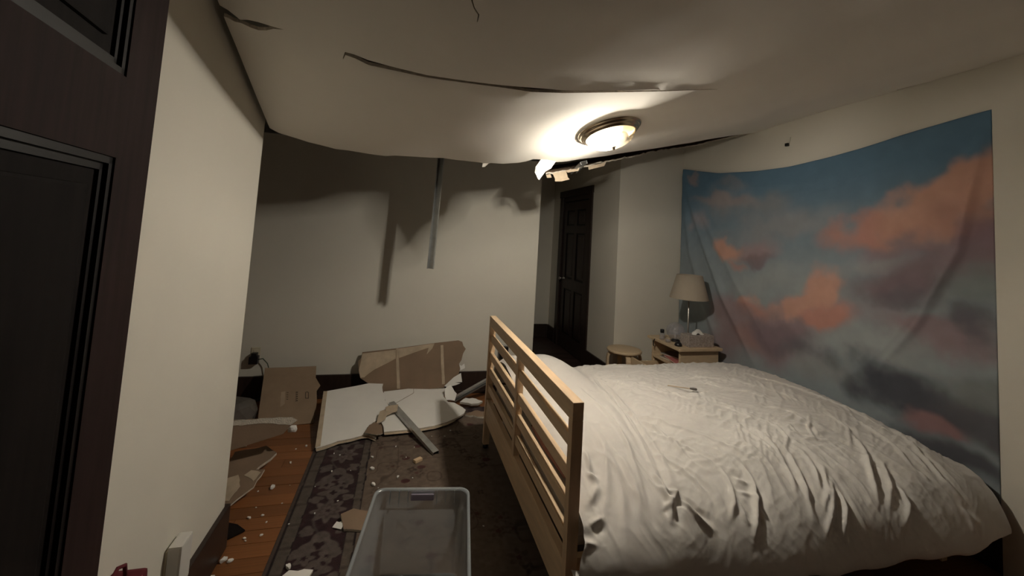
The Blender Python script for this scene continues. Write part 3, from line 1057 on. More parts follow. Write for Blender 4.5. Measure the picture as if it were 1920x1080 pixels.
    H = H * (1 - 0.6 * sstep(0.24, 0.46, A)) - 0.008
    # displace along the profile normal
    dy, dz = np.gradient(Y, axis=1), np.gradient(Z, axis=1)
    ln = np.hypot(dy, dz) + 1e-9
    nyv, nzv = dz / ln, -dy / ln
    fade = np.clip(np.minimum(V / 0.05, 1), 0, 1) * np.clip((1 - V) / 0.04, 0, 1)
    Y = Y + nyv * H * fade
    Z = Z + nzv * H * fade
    X = X + 0.004 * fbm(A * 9, X * 9, 2, 71) * fade
    X = np.minimum(X, 2.985)
    vs = np.stack([X, Y, Z], -1).reshape(-1, 3)
    idx = np.arange(NU * NV).reshape(NU, NV)
    fs = np.stack([idx[:-1, :-1], idx[:-1, 1:], idx[1:, 1:], idx[1:, :-1]], -1).reshape(-1, 4)
    # right end cap: cloth hangs down over the foot of the mattress
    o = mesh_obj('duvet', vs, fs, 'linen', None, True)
    return o, X, Y, Z


duvet, DX, DY, DZ = build_duvet()
tag(duvet, 'big rumpled white duvet spread over the bed and hanging down the near side', 'duvet')


def duvet_z(x, y_):
    m_ = (DY > 1.5) & (np.abs(DX - x) < 0.05) & (np.abs(DY - y_) < 0.05) & (DZ > 0.45)
    if not m_.any():
        return 0.62
    d = (DX - x) ** 2 + (DY - y_) ** 2
    d = np.where(m_, d, 9)
    return float(DZ.flat[np.argmin(d)])


# thin stick with a dark end lying on the duvet
pA, pB = (1.705, 2.375), (1.84, 2.275)
zw = max(duvet_z(pA[0] + (pB[0] - pA[0]) * k / 8, pA[1] + (pB[1] - pA[1]) * k / 8) - (duvet_z(*pA) + (duvet_z(*pB) - duvet_z(*pA)) * k / 8) for k in range(9))
za, zb = duvet_z(*pA) + zw + 0.008, duvet_z(*pB) + zw + 0.008
w1 = empty('wand', (*pA, za))
tag(w1, 'thin pale stick with a grey tip lying on top of the duvet', 'stick')
rel(tube('shaft', [(pA[0], pA[1], za), ((pA[0] + pB[0]) / 2, (pA[1] + pB[1]) / 2, (za + zb) / 2), (pB[0], pB[1], zb)], 0.0035, 'papr2'), w1)
rel(tube('tip', [(pB[0] - .03, pB[1] + .022, zb - .001), (pB[0] - .015, pB[1] + .011, zb), (pB[0], pB[1], zb), (pB[0] + 0.004, pB[1] - .003, zb)], [0.005, 0.008, 0.008, 0.004], 'bag'), w1)

# ================================================================== TAPESTRY
TTY = np.array([4.035, 3.788, 3.473, 3.016, 2.696, 2.385, 2.124, 1.873, 1.661, 1.476])
TTZ = np.array([2.402, 2.345, 2.281, 2.242, 2.235, 2.256, 2.284, 2.326, 2.355, 2.375])


def build_tapestry():
    ny, nz = 300, 240
    t = np.linspace(0, 1, ny)
    s = np.linspace(0, 1, nz)
    T, Sg = np.meshgrid(t, s, indexing='ij')
    Yy = 4.035 + (1.476 - 4.035) * T
    ztop = np.interp(Yy, TTY[::-1], TTZ[::-1])
    k = 6
    zt1 = np.interp(4.035 + (1.476 - 4.035) * t, TTY[::-1], TTZ[::-1])
    zp = np.pad(zt1, k, mode='edge')
    zt1 = np.convolve(zp, np.ones(2 * k + 1) / (2 * k + 1), 'valid')
    ztop = np.broadcast_to(zt1[:, None], T.shape)
    Zz = ztop + (0.30 - ztop) * Sg
    # relief in front of the wall
    D = np.full(T.shape, 0.010)
    # slack folds hanging from the two top corners
    for pts, w, h in (([(4.02, 2.30), (3.74, 1.72), (3.40, 1.10), (2.96, 0.50)], 0.055, 0.030), ([(4.0, 2.05), (3.85, 1.45), (3.62, 0.95), (3.35, 0.45)], 0.06, 0.028),
                      ([(3.95, 2.2), (3.55, 1.65), (3.10, 1.05), (2.70, 0.55)], 0.05, 0.012),
                      ([(1.50, 2.25), (1.62, 1.60), (1.82, 1.15), (2.05, 0.80)], 0.032, 0.024), ([(1.55, 2.0), (1.72, 1.40), (2.0, 0.95), (2.3, 0.62)], 0.03, 0.012),
                      ([(3.9, 2.28), (3.2, 2.10), (2.4, 2.08), (1.6, 2.28)], 0.06, 0.010), ([(1.6, 2.22), (2.1, 2.08), (2.7, 2.0), (3.2, 2.02)], 0.03, 0.008)):
        D += ridge(Yy, Zz, pts, w, h, sharp=0.4)
    D += 0.004 * (1 + fbm(Yy * 3, Zz * 1.5, 3, 81))
    D += 0.002 * np.maximum(0, fbm(Yy * 10 + Zz * 3, Zz * 2, 2, 83))
    Xx = X_R - 0.008 - D
    # printed picture (cloth dye)
    wy = Yy + 0.085 * fbm(Yy * 3.2, Zz * 3.2, 5, 91)
    wz = Zz + 0.075 * fbm(Yy * 3.2 + 9, Zz * 3.2, 5, 95)
    sky_hi, sky_lo = np.array((0.115, 0.20, 0.285)), np.array((0.285, 0.325, 0.345))
    C = sky_hi + (sky_lo - sky_hi) * sstep(2.25, 1.15, Zz)[..., None]

    def blob(col, cy, cz, ry, rz, ang=0.0, soft=0.5, op=1.0):
        nonlocal C
        ca, sa = math.cos(ang), math.sin(ang)
        # y grows away from the viewer: flip so that +u runs to the right in the picture
        du, dv = -(wy - cy), (wz - cz)
        a = (du * ca + dv * sa) / ry
        b = (-du * sa + dv * ca) / rz
        r = np.sqrt(a * a + b * b) + 0.20 * fbm(Yy * 5, Zz * 5, 5, int(cy * 100) % 50)
        w = (1 - sstep(1 - soft, 1 + soft * 0.6, r)) * op
        C = C * (1 - w[..., None]) + np.array(col) * w[..., None]
    peach, coral, plum, purple = (0.56, 0.325, 0.255), (0.50, 0.255, 0.21), (0.215, 0.16, 0.18), (0.285, 0.205, 0.225)
    grey, dark_, mist = (0.27, 0.275, 0.285), (0.075, 0.078, 0.095), (0.33, 0.355, 0.36)
    # top left: grey veils
    blob(grey, 3.15, 1.95, 0.55, 0.15, -0.1, 0.7, 0.75)
    blob((0.34, 0.285, 0.28), 3.45, 2.02, 0.34, 0.07, -0.1, 0.7, 0.7)
    blob((0.36, 0.29, 0.29), 3.82, 2.29, 0.10, 0.05, 0, 0.6, 0.7)
    blob((0.30, 0.29, 0.30), 3.25, 2.17, 0.14, 0.06, 0, 0.7, 0.5)
    blob((0.31, 0.31, 0.32), 2.75, 1.72, 0.62, 0.13, 0.05, 0.8, 0.75)
    blob((0.35, 0.30, 0.31), 3.72, 1.80, 0.14, 0.12, 0.0, 0.7, 0.65)
    # large peach bank on the right
    blob(purple, 1.85, 1.60, 0.50, 0.13, 0.12, 0.6, 0.85)
    blob(coral, 2.02, 1.68, 0.36, 0.10, 0.25, 0.6, 0.9)
    blob(peach, 1.66, 1.86, 0.36, 0.17, 0.62, 0.45, 0.95)
    blob(peach, 1.47, 2.02, 0.22, 0.15, 0.60, 0.45, 0.95)
    blob((0.46, 0.26, 0.215), 1.55, 1.72, 0.24, 0.11, 0.35, 0.6, 0.8)
    blob((0.25, 0.17, 0.195), 1.48, 1.60, 0.20, 0.13, 0.25, 0.6, 0.9)
    # small cloud at left
    blob((0.38, 0.275, 0.28), 3.08, 1.52, 0.30, 0.10, -0.05, 0.7, 0.85)
    blob(peach, 3.36, 1.54, 0.13, 0.10, -0.3, 0.55, 0.95)
    blob(plum, 3.02, 1.45, 0.17, 0.06, -0.15, 0.6, 0.75)
    blob(coral, 3.20, 1.40, 0.12, 0.03, -0.2, 0.7, 0.6)
    blob(mist, 2.85, 1.27, 0.42, 0.10, 0.1, 0.8, 0.75)
    # middle peach cumulus
    blob(purple, 2.60, 0.98, 0.45, 0.15, 0.2, 0.6, 0.85)
    blob(peach, 2.38, 1.26, 0.17, 0.14, 0.7, 0.4, 0.97)
    blob(peach, 2.52, 1.14, 0.20, 0.09, 0.6, 0.45, 0.95)
    blob(coral, 2.36, 1.06, 0.20, 0.10, 0.2, 0.55, 0.95)
    blob(peach, 3.06, 1.06, 0.13, 0.08, 0.5, 0.5, 0.9)
    blob(coral, 3.00, 0.98, 0.20, 0.08, 0.3, 0.6, 0.9)
    blob((0.50, 0.31, 0.26), 2.80, 1.03, 0.12, 0.05, 0.1, 0.6, 0.8)
    # plum and slate banks
    blob((0.34, 0.335, 0.35), 2.05, 1.44, 0.20, 0.06, 0.1, 0.7, 0.8)
    blob(plum, 1.90, 1.32, 0.34, 0.14, 0.25, 0.65, 0.95)
    blob((0.26, 0.20, 0.22), 1.62, 1.50, 0.30, 0.10, 0.2, 0.7, 0.8)
    blob((0.16, 0.145, 0.165), 1.86, 1.25, 0.16, 0.06, 0.2, 0.7, 0.8)
    blob((0.225, 0.255, 0.26), 1.56, 1.36, 0.16, 0.11, 0.0, 0.7, 0.9)
    blob(purple, 1.75, 1.09, 0.36, 0.09, 0.05, 0.7, 0.85)
    blob((0.13, 0.125, 0.145), 1.52, 1.17, 0.14, 0.09, 0.0, 0.7, 0.9)
    blob((0.27, 0.20, 0.215), 2.85, 0.80, 0.45, 0.20, 0.05, 0.7, 0.85)
    blob(plum, 2.72, 0.84, 0.32, 0.14, 0.1, 0.55, 0.95)
    blob((0.15, 0.145, 0.165), 2.55, 0.80, 0.20, 0.10, 0.1, 0.7, 0.85)
    blob((0.29, 0.215, 0.225), 3.28, 0.80, 0.30, 0.30, 0.0, 0.8, 0.9)
    blob((0.33, 0.20, 0.185), 3.05, 0.72, 0.14, 0.10, 0.3, 0.7, 0.7)
    blob(mist, 2.06, 0.93, 0.36, 0.10, 0.1, 0.7, 0.95)
    blob((0.28, 0.29, 0.295), 2.40, 0.66, 0.26, 0.10, 0.1, 0.7, 0.8)
    blob(dark_, 1.85, 0.71, 0.46, 0.16, -0.05, 0.55, 0.95)
    blob((0.11, 0.11, 0.125), 1.55, 0.72, 0.16, 0.12, 0.0, 0.6, 0.9)
    blob((0.20, 0.215, 0.215), 1.56, 0.88, 0.14, 0.09, 0.0, 0.7, 0.8)
    blob((0.30, 0.18, 0.185), 1.70, 0.60, 0.13, 0.06, 0.1, 0.6, 0.9)
    blob((0.08, 0.08, 0.095), 1.62, 0.45, 0.35, 0.09, 0, 0.7, 0.9)
    C = C * (1 + 0.05 * fbm(Yy * 12, Zz * 12, 3, 7))[..., None]
    vs = np.stack([Xx, Yy, Zz], -1).reshape(-1, 3)
    n = ny * nz
    back = vs.copy()
    back[:, 0] += 0.0015
    idx = np.arange(n).reshape(ny, nz)
    f1 = np.stack([idx[:-1, :-1], idx[1:, :-1], idx[1:, 1:], idx[:-1, 1:]], -1).reshape(-1, 4)
    f2 = f1[:, ::-1] + n
    loop = np.r_[idx[:, 0], idx[-1, 1:], idx[-2::-1, -1], idx[0, -2:0:-1]]
    nx_ = np.roll(loop, -1)
    f3 = np.stack([nx_, loop, loop + n, nx_ + n], -1)
    o = mesh_obj('tapestry', np.r_[vs, back], np.r_[f1, f2, f3], 'tapestry', None, True)
    col = np.ones((2 * n, 4), np.float32)
    col[:n, :3] = np.clip(C.reshape(-1, 3), 0, 1)
    col[n:, :3] = col[:n, :3]
    at = o.data.color_attributes.new('print', 'FLOAT_COLOR', 'POINT')
    at.data.foreach_set('color', col.ravel())
    return o


tap = build_tapestry()
tag(tap, 'large cloth tapestry printed with pink sunset clouds on blue sky, pinned to the right wall', 'tapestry')

# hook in the wall above it
hk = empty('wall_hook', (X_R, 2.717, 2.43))
tag(hk, 'tiny black hook on the right wall above the tapestry', 'hook')
rel(box('hook_body', X_R - 0.022, X_R, 2.706, 2.732, 2.412, 2.438, 'black', None, 0.004), hk)
rel(tube('hook_strap', [(X_R - 0.004, 2.705, 2.438), (X_R - 0.005, 2.698, 2.46), (X_R - 0.003, 2.694, 2.485)], 0.0035, 'wall'), hk)

# ================================================================== RUG
def build_rug():
    xs = np.r_[np.arange(-0.492, 0.70, 0.0055), np.arange(0.70, 2.25, 0.08)]
    xs = xs[xs < 2.3]
    ys = np.r_[np.arange(0.45, 1.55, 0.05), np.arange(1.55, 3.70, 0.0055), 3.702]
    Xx, Yy = np.meshgrid(xs, ys, indexing='ij')
    c_edge, c_line, c_guard = np.array((0.090, 0.062, 0.050)), np.array((0.020, 0.011, 0.012)), np.array((0.115, 0.092, 0.075))
    c_bord, c_mot, c_field = np.array((0.034, 0.014, 0.017)), np.array((0.125, 0.098, 0.088)), np.array((0.175, 0.128, 0.096))
    c_red, c_dk = np.array((0.085, 0.022, 0.022)), np.array((0.05, 0.030, 0.026))
    C = np.broadcast_to(c_field, Xx.shape + (3,)).copy()

    def put(mask, col):
        mk = np.clip(mask, 0, 1)[..., None]
        C[:] = C * (1 - mk) + np.asarray(col) * mk

    def rosette(cx, cy, r, lob, col, hole=0.0, ph=0.0, amp=0.28, op=1.0, sx=1.0):
        dx, dy = (Xx - cx) / sx, Yy - cy
        rr = np.hypot(dx, dy)
        th = np.arctan2(dy, dx)
        R = r * (1 + amp * np.cos(lob * th + ph))
        put(sstep(1.06, 0.90, rr / R) * op * (rr > hole * r), col)
    wob = 0.003 * fbm(Xx * 12, Yy * 12, 2, 5)
    xw = Xx + wob
    # field motifs
    r_ = random.Random(5)
    for i in range(70):
        cx, cy = r_.uniform(-0.07, 0.68), r_.uniform(1.6, 3.6)
        k = r_.random()
        if k < 0.45:
            rosette(cx, cy, r_.uniform(.018, .03), 4, c_dk, ph=r_.random() * 3, op=.7)
            rosette(cx, cy, .010, 4, c_field, op=.8)
        elif k < 0.6:
            rosette(cx, cy, .022, 3, c_red, amp=.05, op=.9, sx=1.25)
        else:
            rosette(cx, cy, r_.uniform(.03, .05), 6, c_dk, ph=r_.random() * 3, op=.45)
            rosette(cx, cy, .03, 6, c_field * 1.05, op=.6)
            rosette(cx, cy, .014, 5, c_red, op=.7)
    vine = np.abs(vnoise(Xx * 7 + 2, Yy * 7, 15))
    put(sstep(.05, .015, vine) * .55 * (xw > -.11), c_dk)
    # border
    inb = (xw > -0.405) & (xw < -0.168)
    C[inb] = c_bord
    put(inb * sstep(.2, .6, fbm(Xx * 9, Yy * 9, 2, 44)) * .5, (0.055, 0.020, 0.022))
    per = 0.56
    for k in range(-3, 3):
        cy = 3.04 + k * per * 1.0
        cx = -0.287
        for dy, kind in ((0, 0), (-0.24, 1), (-0.385, 2)):
            yc = cy + dy
            if kind == 0:
                rosette(cx, yc, .082, 8, c_mot, amp=.22, sx=0.95)
                rosette(cx, yc, .050, 8, c_bord * 1.6, amp=.2, op=.5)
                rosette(cx, yc, .034, 8, c_mot, amp=.2, op=.8)
                rosette(cx, yc, .013, 5, c_bord)
            elif kind == 1:
                rosette(cx, yc, .066, 3, c_mot, amp=.30, ph=1.57, sx=1.2)
                rosette(cx, yc - .01, .024, 3, c_bord, amp=.3, ph=-1.57)
                rosette(cx - .05, yc - .085, .040, 5, c_mot, amp=.25)
                rosette(cx + .05, yc - .085, .040, 5, c_mot, amp=.25)
                rosette(cx - .05, yc - .085, .013, 5, c_bord)
                rosette(cx + .05, yc - .085, .013, 5, c_bord)
            else:
                rosette(cx, yc - .02, .052, 4, c_mot, amp=.28, sx=1.3)
                rosette(cx, yc - .02, .018, 4, c_bord)
        for dy in (-0.13, -0.165, -0.30, -0.46, 0.1):
            for sx_ in (-1, 1):
                rosette(cx + sx_ * r_.uniform(.074, .09), cy + dy + r_.uniform(-.01, .01), r_.uniform(.022, .032), 3, c_mot * .95, amp=.2, ph=r_.random() * 6, sx=1.2)
    stem = np.abs(Xx + 0.287 + 0.06 * np.sin(Yy * 11))
    put(inb * sstep(.008, .004, stem) * .7, c_mot * .8)
    # guard bands and lines
    for a, b in ((-0.462, -0.405), (-0.168, -0.128)):
        mk = (xw > a) & (xw < b)
        C[mk] = c_guard
        t = np.abs(np.sin(Yy * 2 * np.pi / 0.16 / 2 + np.sin(Yy * 40) * .15))
        put(mk * sstep(.28, .12, t) * .55, c_dk)
    for a, b in ((-0.472, -0.462), (-0.409, -0.404), (-0.170, -0.166), (-0.128, -0.119)):
        C[(xw > a) & (xw < b)] = c_line
    C[xw < -0.472] = c_edge
    # far end: the border turns the corner
    farb = Yy > 3.60
    C[farb & (xw > -.13)] = c_bord
    for k in range(9):
        rosette(-0.05 + 0.11 * k, 3.645, .035, 6, c_mot, amp=.3, op=.8)
    C[(Yy > 3.685)] = c_edge
    C *= 0.74 * (1 + 0.16 * fbm(Xx * 45, Yy * 45, 2, 77))[..., None]
    Zz = 0.0075 + 0.0008 * fbm(Xx * 30, Yy * 30, 2, 3)
    Zz[0, :] = Zz[-1, :] = 0.0005
    Zz[:, 0] = Zz[:, -1] = 0.0005
    nx_, ny_ = Xx.shape
    idx = np.arange(nx_ * ny_).reshape(nx_, ny_)
    fs = np.stack([idx[:-1, :-1], idx[1:, :-1], idx[1:, 1:], idx[:-1, 1:]], -1).reshape(-1, 4)
    o = mesh_obj('rug', np.stack([Xx, Yy, Zz], -1).reshape(-1, 3), fs, 'rug', None, True)
    col = np.ones((nx_ * ny_, 4), np.float32)
    col[:, :3] = np.clip(C.reshape(-1, 3), 0, 1)
    at = o.data.color_attributes.new('print', 'FLOAT_COLOR', 'POINT')
    at.data.foreach_set('color', col.ravel())
    return o


rug = build_rug()
tag(rug, 'dark oriental rug with floral border on the wood floor beside the bed', 'rug')

# ================================================================== NIGHTSTAND CORNER
ns = empty('nightstand', (2.68, 3.52, 0))
tag(ns, 'pale pine nightstand with open shelf and pulled-out drawer against the right wall', 'nightstand')


def npart(name, *a, m='birch', bev=0.003):
    return rel(box(name, *a, m, None, bev), ns)


NX0, NX1, NY0, NY1 = 2.49, 2.90, 3.30, 3.74
npart('top', 2.455, 2.915, 3.265, 3.775, 0.585, 0.61, bev=0.005)
npart('side_panel', NX0, NX1, NY0, NY0 + 0.022, 0.02, 0.585)
npart('side_panel', NX0, NX1, NY1 - 0.022, NY1, 0.02, 0.585)
npart('back_panel', NX1 - 0.012, NX1, NY0 + .022, NY1 - .022, 0.05, 0.585)
npart('shelf', NX0 - 0.005, NX1 - .012, NY0 + .022, NY1 - .022, 0.415, 0.433)
npart('bottom_panel', NX0, NX1 - .012, NY0 + .022, NY1 - .022, 0.06, 0.078)
for a in (NX0, NX1 - 0.03):
    for b in (NY0, NY1 - 0.022):
        npart('leg', a, a + 0.03, b, b + 0.022, 0.0, 0.03, bev=0)
dr = npart('drawer', 2.235, 2.255, NY0 + 0.0, NY1 - 0.0, 0.10, 0.415)
bmd = bmesh.new()
add_box(bmd, 2.255, 2.62, NY0 + .03, NY0 + .045, 0.12, 0.375)
add_box(bmd, 2.255, 2.62, NY1 - .045, NY1 - .03, 0.12, 0.375)
add_box(bmd, 2.608, 2.62, NY0 + .045, NY1 - .045, 0.12, 0.375)
add_box(bmd, 2.255, 2.608, NY0 + .045, NY1 - .045, 0.12, 0.13)
dbx = bm_obj('drawer_box', bmd, 'birch', dr)
kb = lathe('knob', [(0.006, 0), (0.006, 0.012), (0.015, 0.016), (0.016, 0.024), (0.001, 0.03)], 'birch', None, 16,
           mtx=Matrix.Translation((2.235, 3.52, 0.27)) @ Matrix.Rotation(math.radians(-90), 4, 'Y'))
kb.parent = dr


# magazines on the shelf
def magazine(cx, cy, z, lx, ly, th, rot, cov, label):
    r = empty('magazine', (cx, cy, z))
    r.rotation_euler = (0, 0, rot)
    box('pages', -lx / 2 + .002, lx / 2 - .002, -ly / 2 + .002, ly / 2 - .002, 0.001, th - .001, 'pages', r)
    box('cover', -lx / 2, lx / 2, -ly / 2, ly / 2, th - .001, th, cov, r)
    box('back_cover', -lx / 2, lx / 2, -ly / 2, ly / 2, 0, .001, cov, r)
    tag(r, label, 'magazine', 'magazines on the nightstand shelf')


magazine(2.625, 3.50, 0.4335, 0.21, 0.28, 0.012, 0.12, 'mag1', 'grey magazine at the bottom of the pile on the nightstand shelf')
magazine(2.61, 3.46, 0.446, 0.20, 0.27, 0.010, -0.2, 'mag2', 'pink magazine in the middle of the pile on the nightstand shelf')
magazine(2.66, 3.58, 0.4565, 0.18, 0.24, 0.008, 0.35, 'mag1', 'dark grey magazine on top of the pile on the nightstand shelf')
cb = tube('cable', [(2.47, 3.64, 0.606), (2.452, 3.645, 0.60), (2.445, 3.65, 0.575), (2.45, 3.66, 0.545), (2.46, 3.665, 0.53)], 0.005, 'black')
rel(cb, ns)
cb.name = 'cable_clip'

# table lamp
tl = empty('table_lamp', (2.735, 3.52, 0.61))
tag(tl, 'unlit table lamp with beige tapered shade and thin metal stem on the nightstand', 'lamp')
lathe('base', [(0.001, 0), (0.085, 0), (0.085, 0.006), (0.075, 0.014), (0.012, 0.020), (0.001, 0.02)], 'steel', tl, 32)
lathe('stem', [(0.007, 0.018), (0.007, 0.62), (0.001, 0.62)], 'steel', tl, 16)
lathe('lamp_shade', [(0.180, 0.412), (0.118, 0.640), (0.115, 0.640), (0.177, 0.412), (0.180, 0.412)], 'shade', tl, 48)
lathe('socket', [(0.001, 0.42), (0.018, 0.42), (0.018, 0.50), (0.03, 0.54), (0.03, 0.57), (0.001, 0.60)], 'white', tl, 16)

# glass globe, bottle, tissues, black puck
gb = empty('glass_globe', (2.60, 3.525, 0.61))
tag(gb, 'clear glass globe ornament on the nightstand beside the lamp stem', 'globe')
lathe('base', [(0.001, 0), (0.042, 0), (0.042, 0.012), (0.028, 0.022), (0.001, 0.022)], 'black', gb, 24)
lathe('globe', [(0.025, 0.022), (0.055, 0.034), (0.078, 0.062), (0.086, 0.098), (0.078, 0.134), (0.055, 0.162), (0.025, 0.178), (0.001, 0.182)], 'glass', gb, 40)
lathe('figure', [(0.001, 0.022), (0.012, 0.022), (0.010, 0.05), (0.006, 0.075), (0.009, 0.085), (0.001, 0.095)], 'white', gb, 12)
bt = empty('small_bottle', (2.505, 3.60, 0.61))
tag(bt, 'small clear bottle with black cap at the left edge of the nightstand', 'bottle')
bb_ = lathe('bottle_body', [(0.001, 0), (0.022, 0), (0.024, 0.005), (0.024, 0.05), (0.016, 0.062), (0.012, 0.066)], 'glass', bt, 20)
lathe('cap', [(0.018, 0.064), (0.019, 0.066), (0.019, 0.094), (0.016, 0.097), (0.001, 0.097)], 'black', bb_, 20)
bt2 = empty('small_bottle', (2.50, 3.50, 0.61))
tag(bt2, 'short empty clear glass jar between bottle and black puck on the nightstand', 'jar')
lathe('jar_body', [(0.001, 0), (0.022, 0), (0.024, 0.004), (0.024, 0.028), (0.020, 0.032)], 'glass', bt2, 20)
bt2.name = 'glass_jar'
lathe('jar_rim', [(0.020, 0.031), (0.023, 0.031), (0.023, 0.037), (0.020, 0.037), (0.020, 0.031)], 'papr2', bt2, 20)
pk = lathe('black_puck', [(0.001, 0), (0.030, 0), (0.034, 0.006), (0.033, 0.016), (0.024, 0.030), (0.012, 0.038), (0.001, 0.040)], 'black', None, 28, loc=(2.515, 3.365, 0.61))
tag(pk, 'small shiny black rounded puck at the nightstand front edge', 'puck')
tb = empty('tissue_box', (2.72, 3.37, 0.61))
tag(tb, 'speckled grey tissue box with a white tissue on the nightstand', 'tissue box')
box('box_cover', -0.135, 0.135, -0.062, 0.062, 0.0, 0.105, 'tissuebox', tb, 0.006)
vs, fs = [], []
for i in range(9):
    for j in range(7):
        uu, vv = -1 + 2 * i / 8, -1 + 2 * j / 6
        vs.append((uu * 0.062 + 0.01 * vv, vv * 0.032, 0.1055 + 0.042 * max(0, 1 - uu * uu * .9 - vv * vv * .8) + 0.008 * math.sin(5 * uu + 4 * vv)))
for i in range(8):
    for j in range(6):
        a = i * 7 + j
        fs.append((a, a + 7, a + 8, a + 1))
mesh_obj('tissue', vs, fs, 'tissue', tb, True)

# stool
sl = empty('stool', (2.245, 3.852, 0))
tag(sl, 'round birch stool with bent legs beside the nightstand', 'stool')
lathe('seat', [(0.001, 0.425), (0.165, 0.425), (0.172, 0.430), (0.174, 0.440), (0.170, 0.449), (0.160, 0.452), (0.001, 0.452)], 'birch', sl, 48)
for k in range(4):
    a = math.radians(-15 + 90 * k)
    d = Vector((math.cos(a), math.sin(a), 0))
    w = Vector((-math.sin(a), math.cos(a), 0))
    pts = [d * 0.055 + Vector((0, 0, 0.412)), d * 0.115 + Vector((0, 0, 0.412)), d * 0.142 + Vector((0, 0, 0.406)), d * 0.158 + Vector((0, 0, 0.392)), d * 0.165 + Vector((0, 0, 0.365)), d * 0.165 + Vector((0, 0, 0.0))]
    vs, fs = [], []
    for i, p in enumerate(pts):
        t = (pts[min(i + 1, 5)] - pts[max(i - 1, 0)]).normalized()
        n_ = w.cross(t)
        for s1, s2 in ((-1, -1), (1, -1), (1, 1), (-1, 1)):
            vs.append(p + w * 0.022 * s1 + n_ * 0.011 * s2)
    for i in range(5):
        for q in range(4):
            a_, b_ = i * 4 + q, i * 4 + (q + 1) % 4
            fs.append((a_, b_, b_ + 4, a_ + 4))
    fs += [(3, 2, 1, 0), (20, 21, 22, 23)]
    mesh_obj('leg', vs, fs, 'birch', sl)


# ================================================================== WALL FITTINGS
def outlet(x, y_, z, label, m='ivory', plug=True, cord=None):
    r = empty('wall_outlet', (x, y_, z))
    tag(r, label, 'outlet')
    cp_ = box('cover_plate', -.036, .036, -0.006, 0, -.058, .058, m, r, 0.003)
    for dz in (-.024, .024):
        box('socket', -.017, .017, -0.009, -0.005, dz - .014, dz + .014, m, cp_, 0.002)
    return r


o1 = outlet(-1.165, Y_B, 0.385, 'ivory wall outlet with a black plug on the back wall above the cardboard')
pg = empty('power_adapter', (-1.165, Y_B - 0.01, 0.36))
tag(pg, 'black power adapter with green cord plugged into the back wall outlet', 'adapter')
box('adapter_body', -0.035, 0.035, -0.05, -0.001, -0.045, 0.02, 'black', pg, 0.006)
box('adapter_head', -0.022, 0.022, -0.042, -0.001, 0.02, 0.045, 'black', pg, 0.005)
M['cord'] = mat('dark_green_cord', (0.03, 0.055, 0.03), 0.5)
tube('cord', [(0.03, -0.03, -0.01), (0.07, -0.035, 0.0), (0.11, -0.04, -0.04), (0.14, -0.05, -0.11), (0.15, -0.06, -0.18), (0.12, -0.05, -0.30), (0.05, -0.05, -0.345)], 0.004, 'cord', pg)
o2 = outlet(1.02, Y_B, 0.40, 'wall outlet on the back wall seen through the headboard slats', 'white')
pg2 = empty('plug', (1.02, Y_B - 0.01, 0.385))
tag(pg2, 'black plug block on the back wall seen through the headboard slats', 'plug')
box('plug_body', -0.045, 0.045, -0.05, -0.001, -0.06, 0.055, 'black', pg2, 0.004)
box('plug_collar', -0.012, 0.012, -0.03, -0.001, -0.085, -0.06, 'black', pg2, 0.002)

fr = empty('plug_in_device', (X_L, 1.78, 0.33))
tag(fr, 'white plug-in device sticking out of the left wall near the floor', 'device')
box('device_body', 0.008, 0.052, -0.040, 0.040, -0.09, 0.065, 'white', fr, 0.008)
box('wall_plate', 0.0, 0.008, -0.038, 0.038, -0.07, 0.05, 'ivory', fr, 0.002)

rb = empty('bag', (-0.64, 1.34, 0))
tag(rb, 'dark red bag standing on the floor behind the open door edge', 'bag')
bm = bmesh.new()
add_box(bm, -0.05, 0.055, -0.13, 0.035, 0.0, 0.60, 0.012)
for v_ in bm.verts:
    k = v_.co.z / 0.6
    v_.co.x *= 1 - 0.25 * k
    v_.co.y += 0.006 * math.sin(9 * v_.co.z)
rbb = bm_obj('bag_body', bm, 'red', rb)
tube('bag_handle', [(0.0, -0.07, 0.59), (0.0, -0.06, 0.63), (0.0, -0.03, 0.645), (0.0, 0.0, 0.63), (0.0, 0.01, 0.59)], 0.005, 'red', rbb)

# ================================================================== DEBRIS
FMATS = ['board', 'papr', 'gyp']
BMATS = ['papr', 'board', 'gyp']


def board_thing(name, label, poly, th, mtx, mats=FMATS, cat='drywall board', group=None, warp=None):
    root = empty(name, mtx.translation)
    tag(root, label, cat, group)
    o = plate('board', poly, th, mtx, mats, None, warp)
    rel(o, root)
    return root


# two big white pieces of fallen ceiling lying on the rug, back edges propped on rubble
def three(o, xd, yd):
    return frame_matrix(o, xd, yd)


mA = three((-0.474, 3.109, 0.030), (0.921, 0.389, 0.031), (-0.388, 0.904, 0.182))
lA = [(0.0, 0.0), (0.026, -0.003), (0.101, 0.001), (0.144, 0.009), (0.225, -0.003), (0.324, -0.002), (0.358, -0.018), (0.382, -0.074), (0.393, -0.058), (0.362, -0.007), (0.354, 0.04), (0.365, 0.068), (0.425, 0.11), (0.492, 0.127),
      (0.521, 0.15), (0.518, 0.201), (0.567, 0.23), (0.6, 0.268), (0.598, 0.349), (0.619, 0.396), (0.625, 0.48), (0.644, 0.547), (0.697, 0.642), (0.443, 0.64), (0.187, 0.652)]
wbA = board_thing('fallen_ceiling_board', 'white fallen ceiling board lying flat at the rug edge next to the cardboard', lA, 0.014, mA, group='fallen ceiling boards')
rel(plate('paper_edge', [(-0.004, 0.002), (0.030, 0.004), (0.215, 0.645), (0.187, 0.654)], 0.003, mA @ Matrix.Translation((0, 0, 0.0022)), ['papr2', 'papr', 'gyp']), wbA)
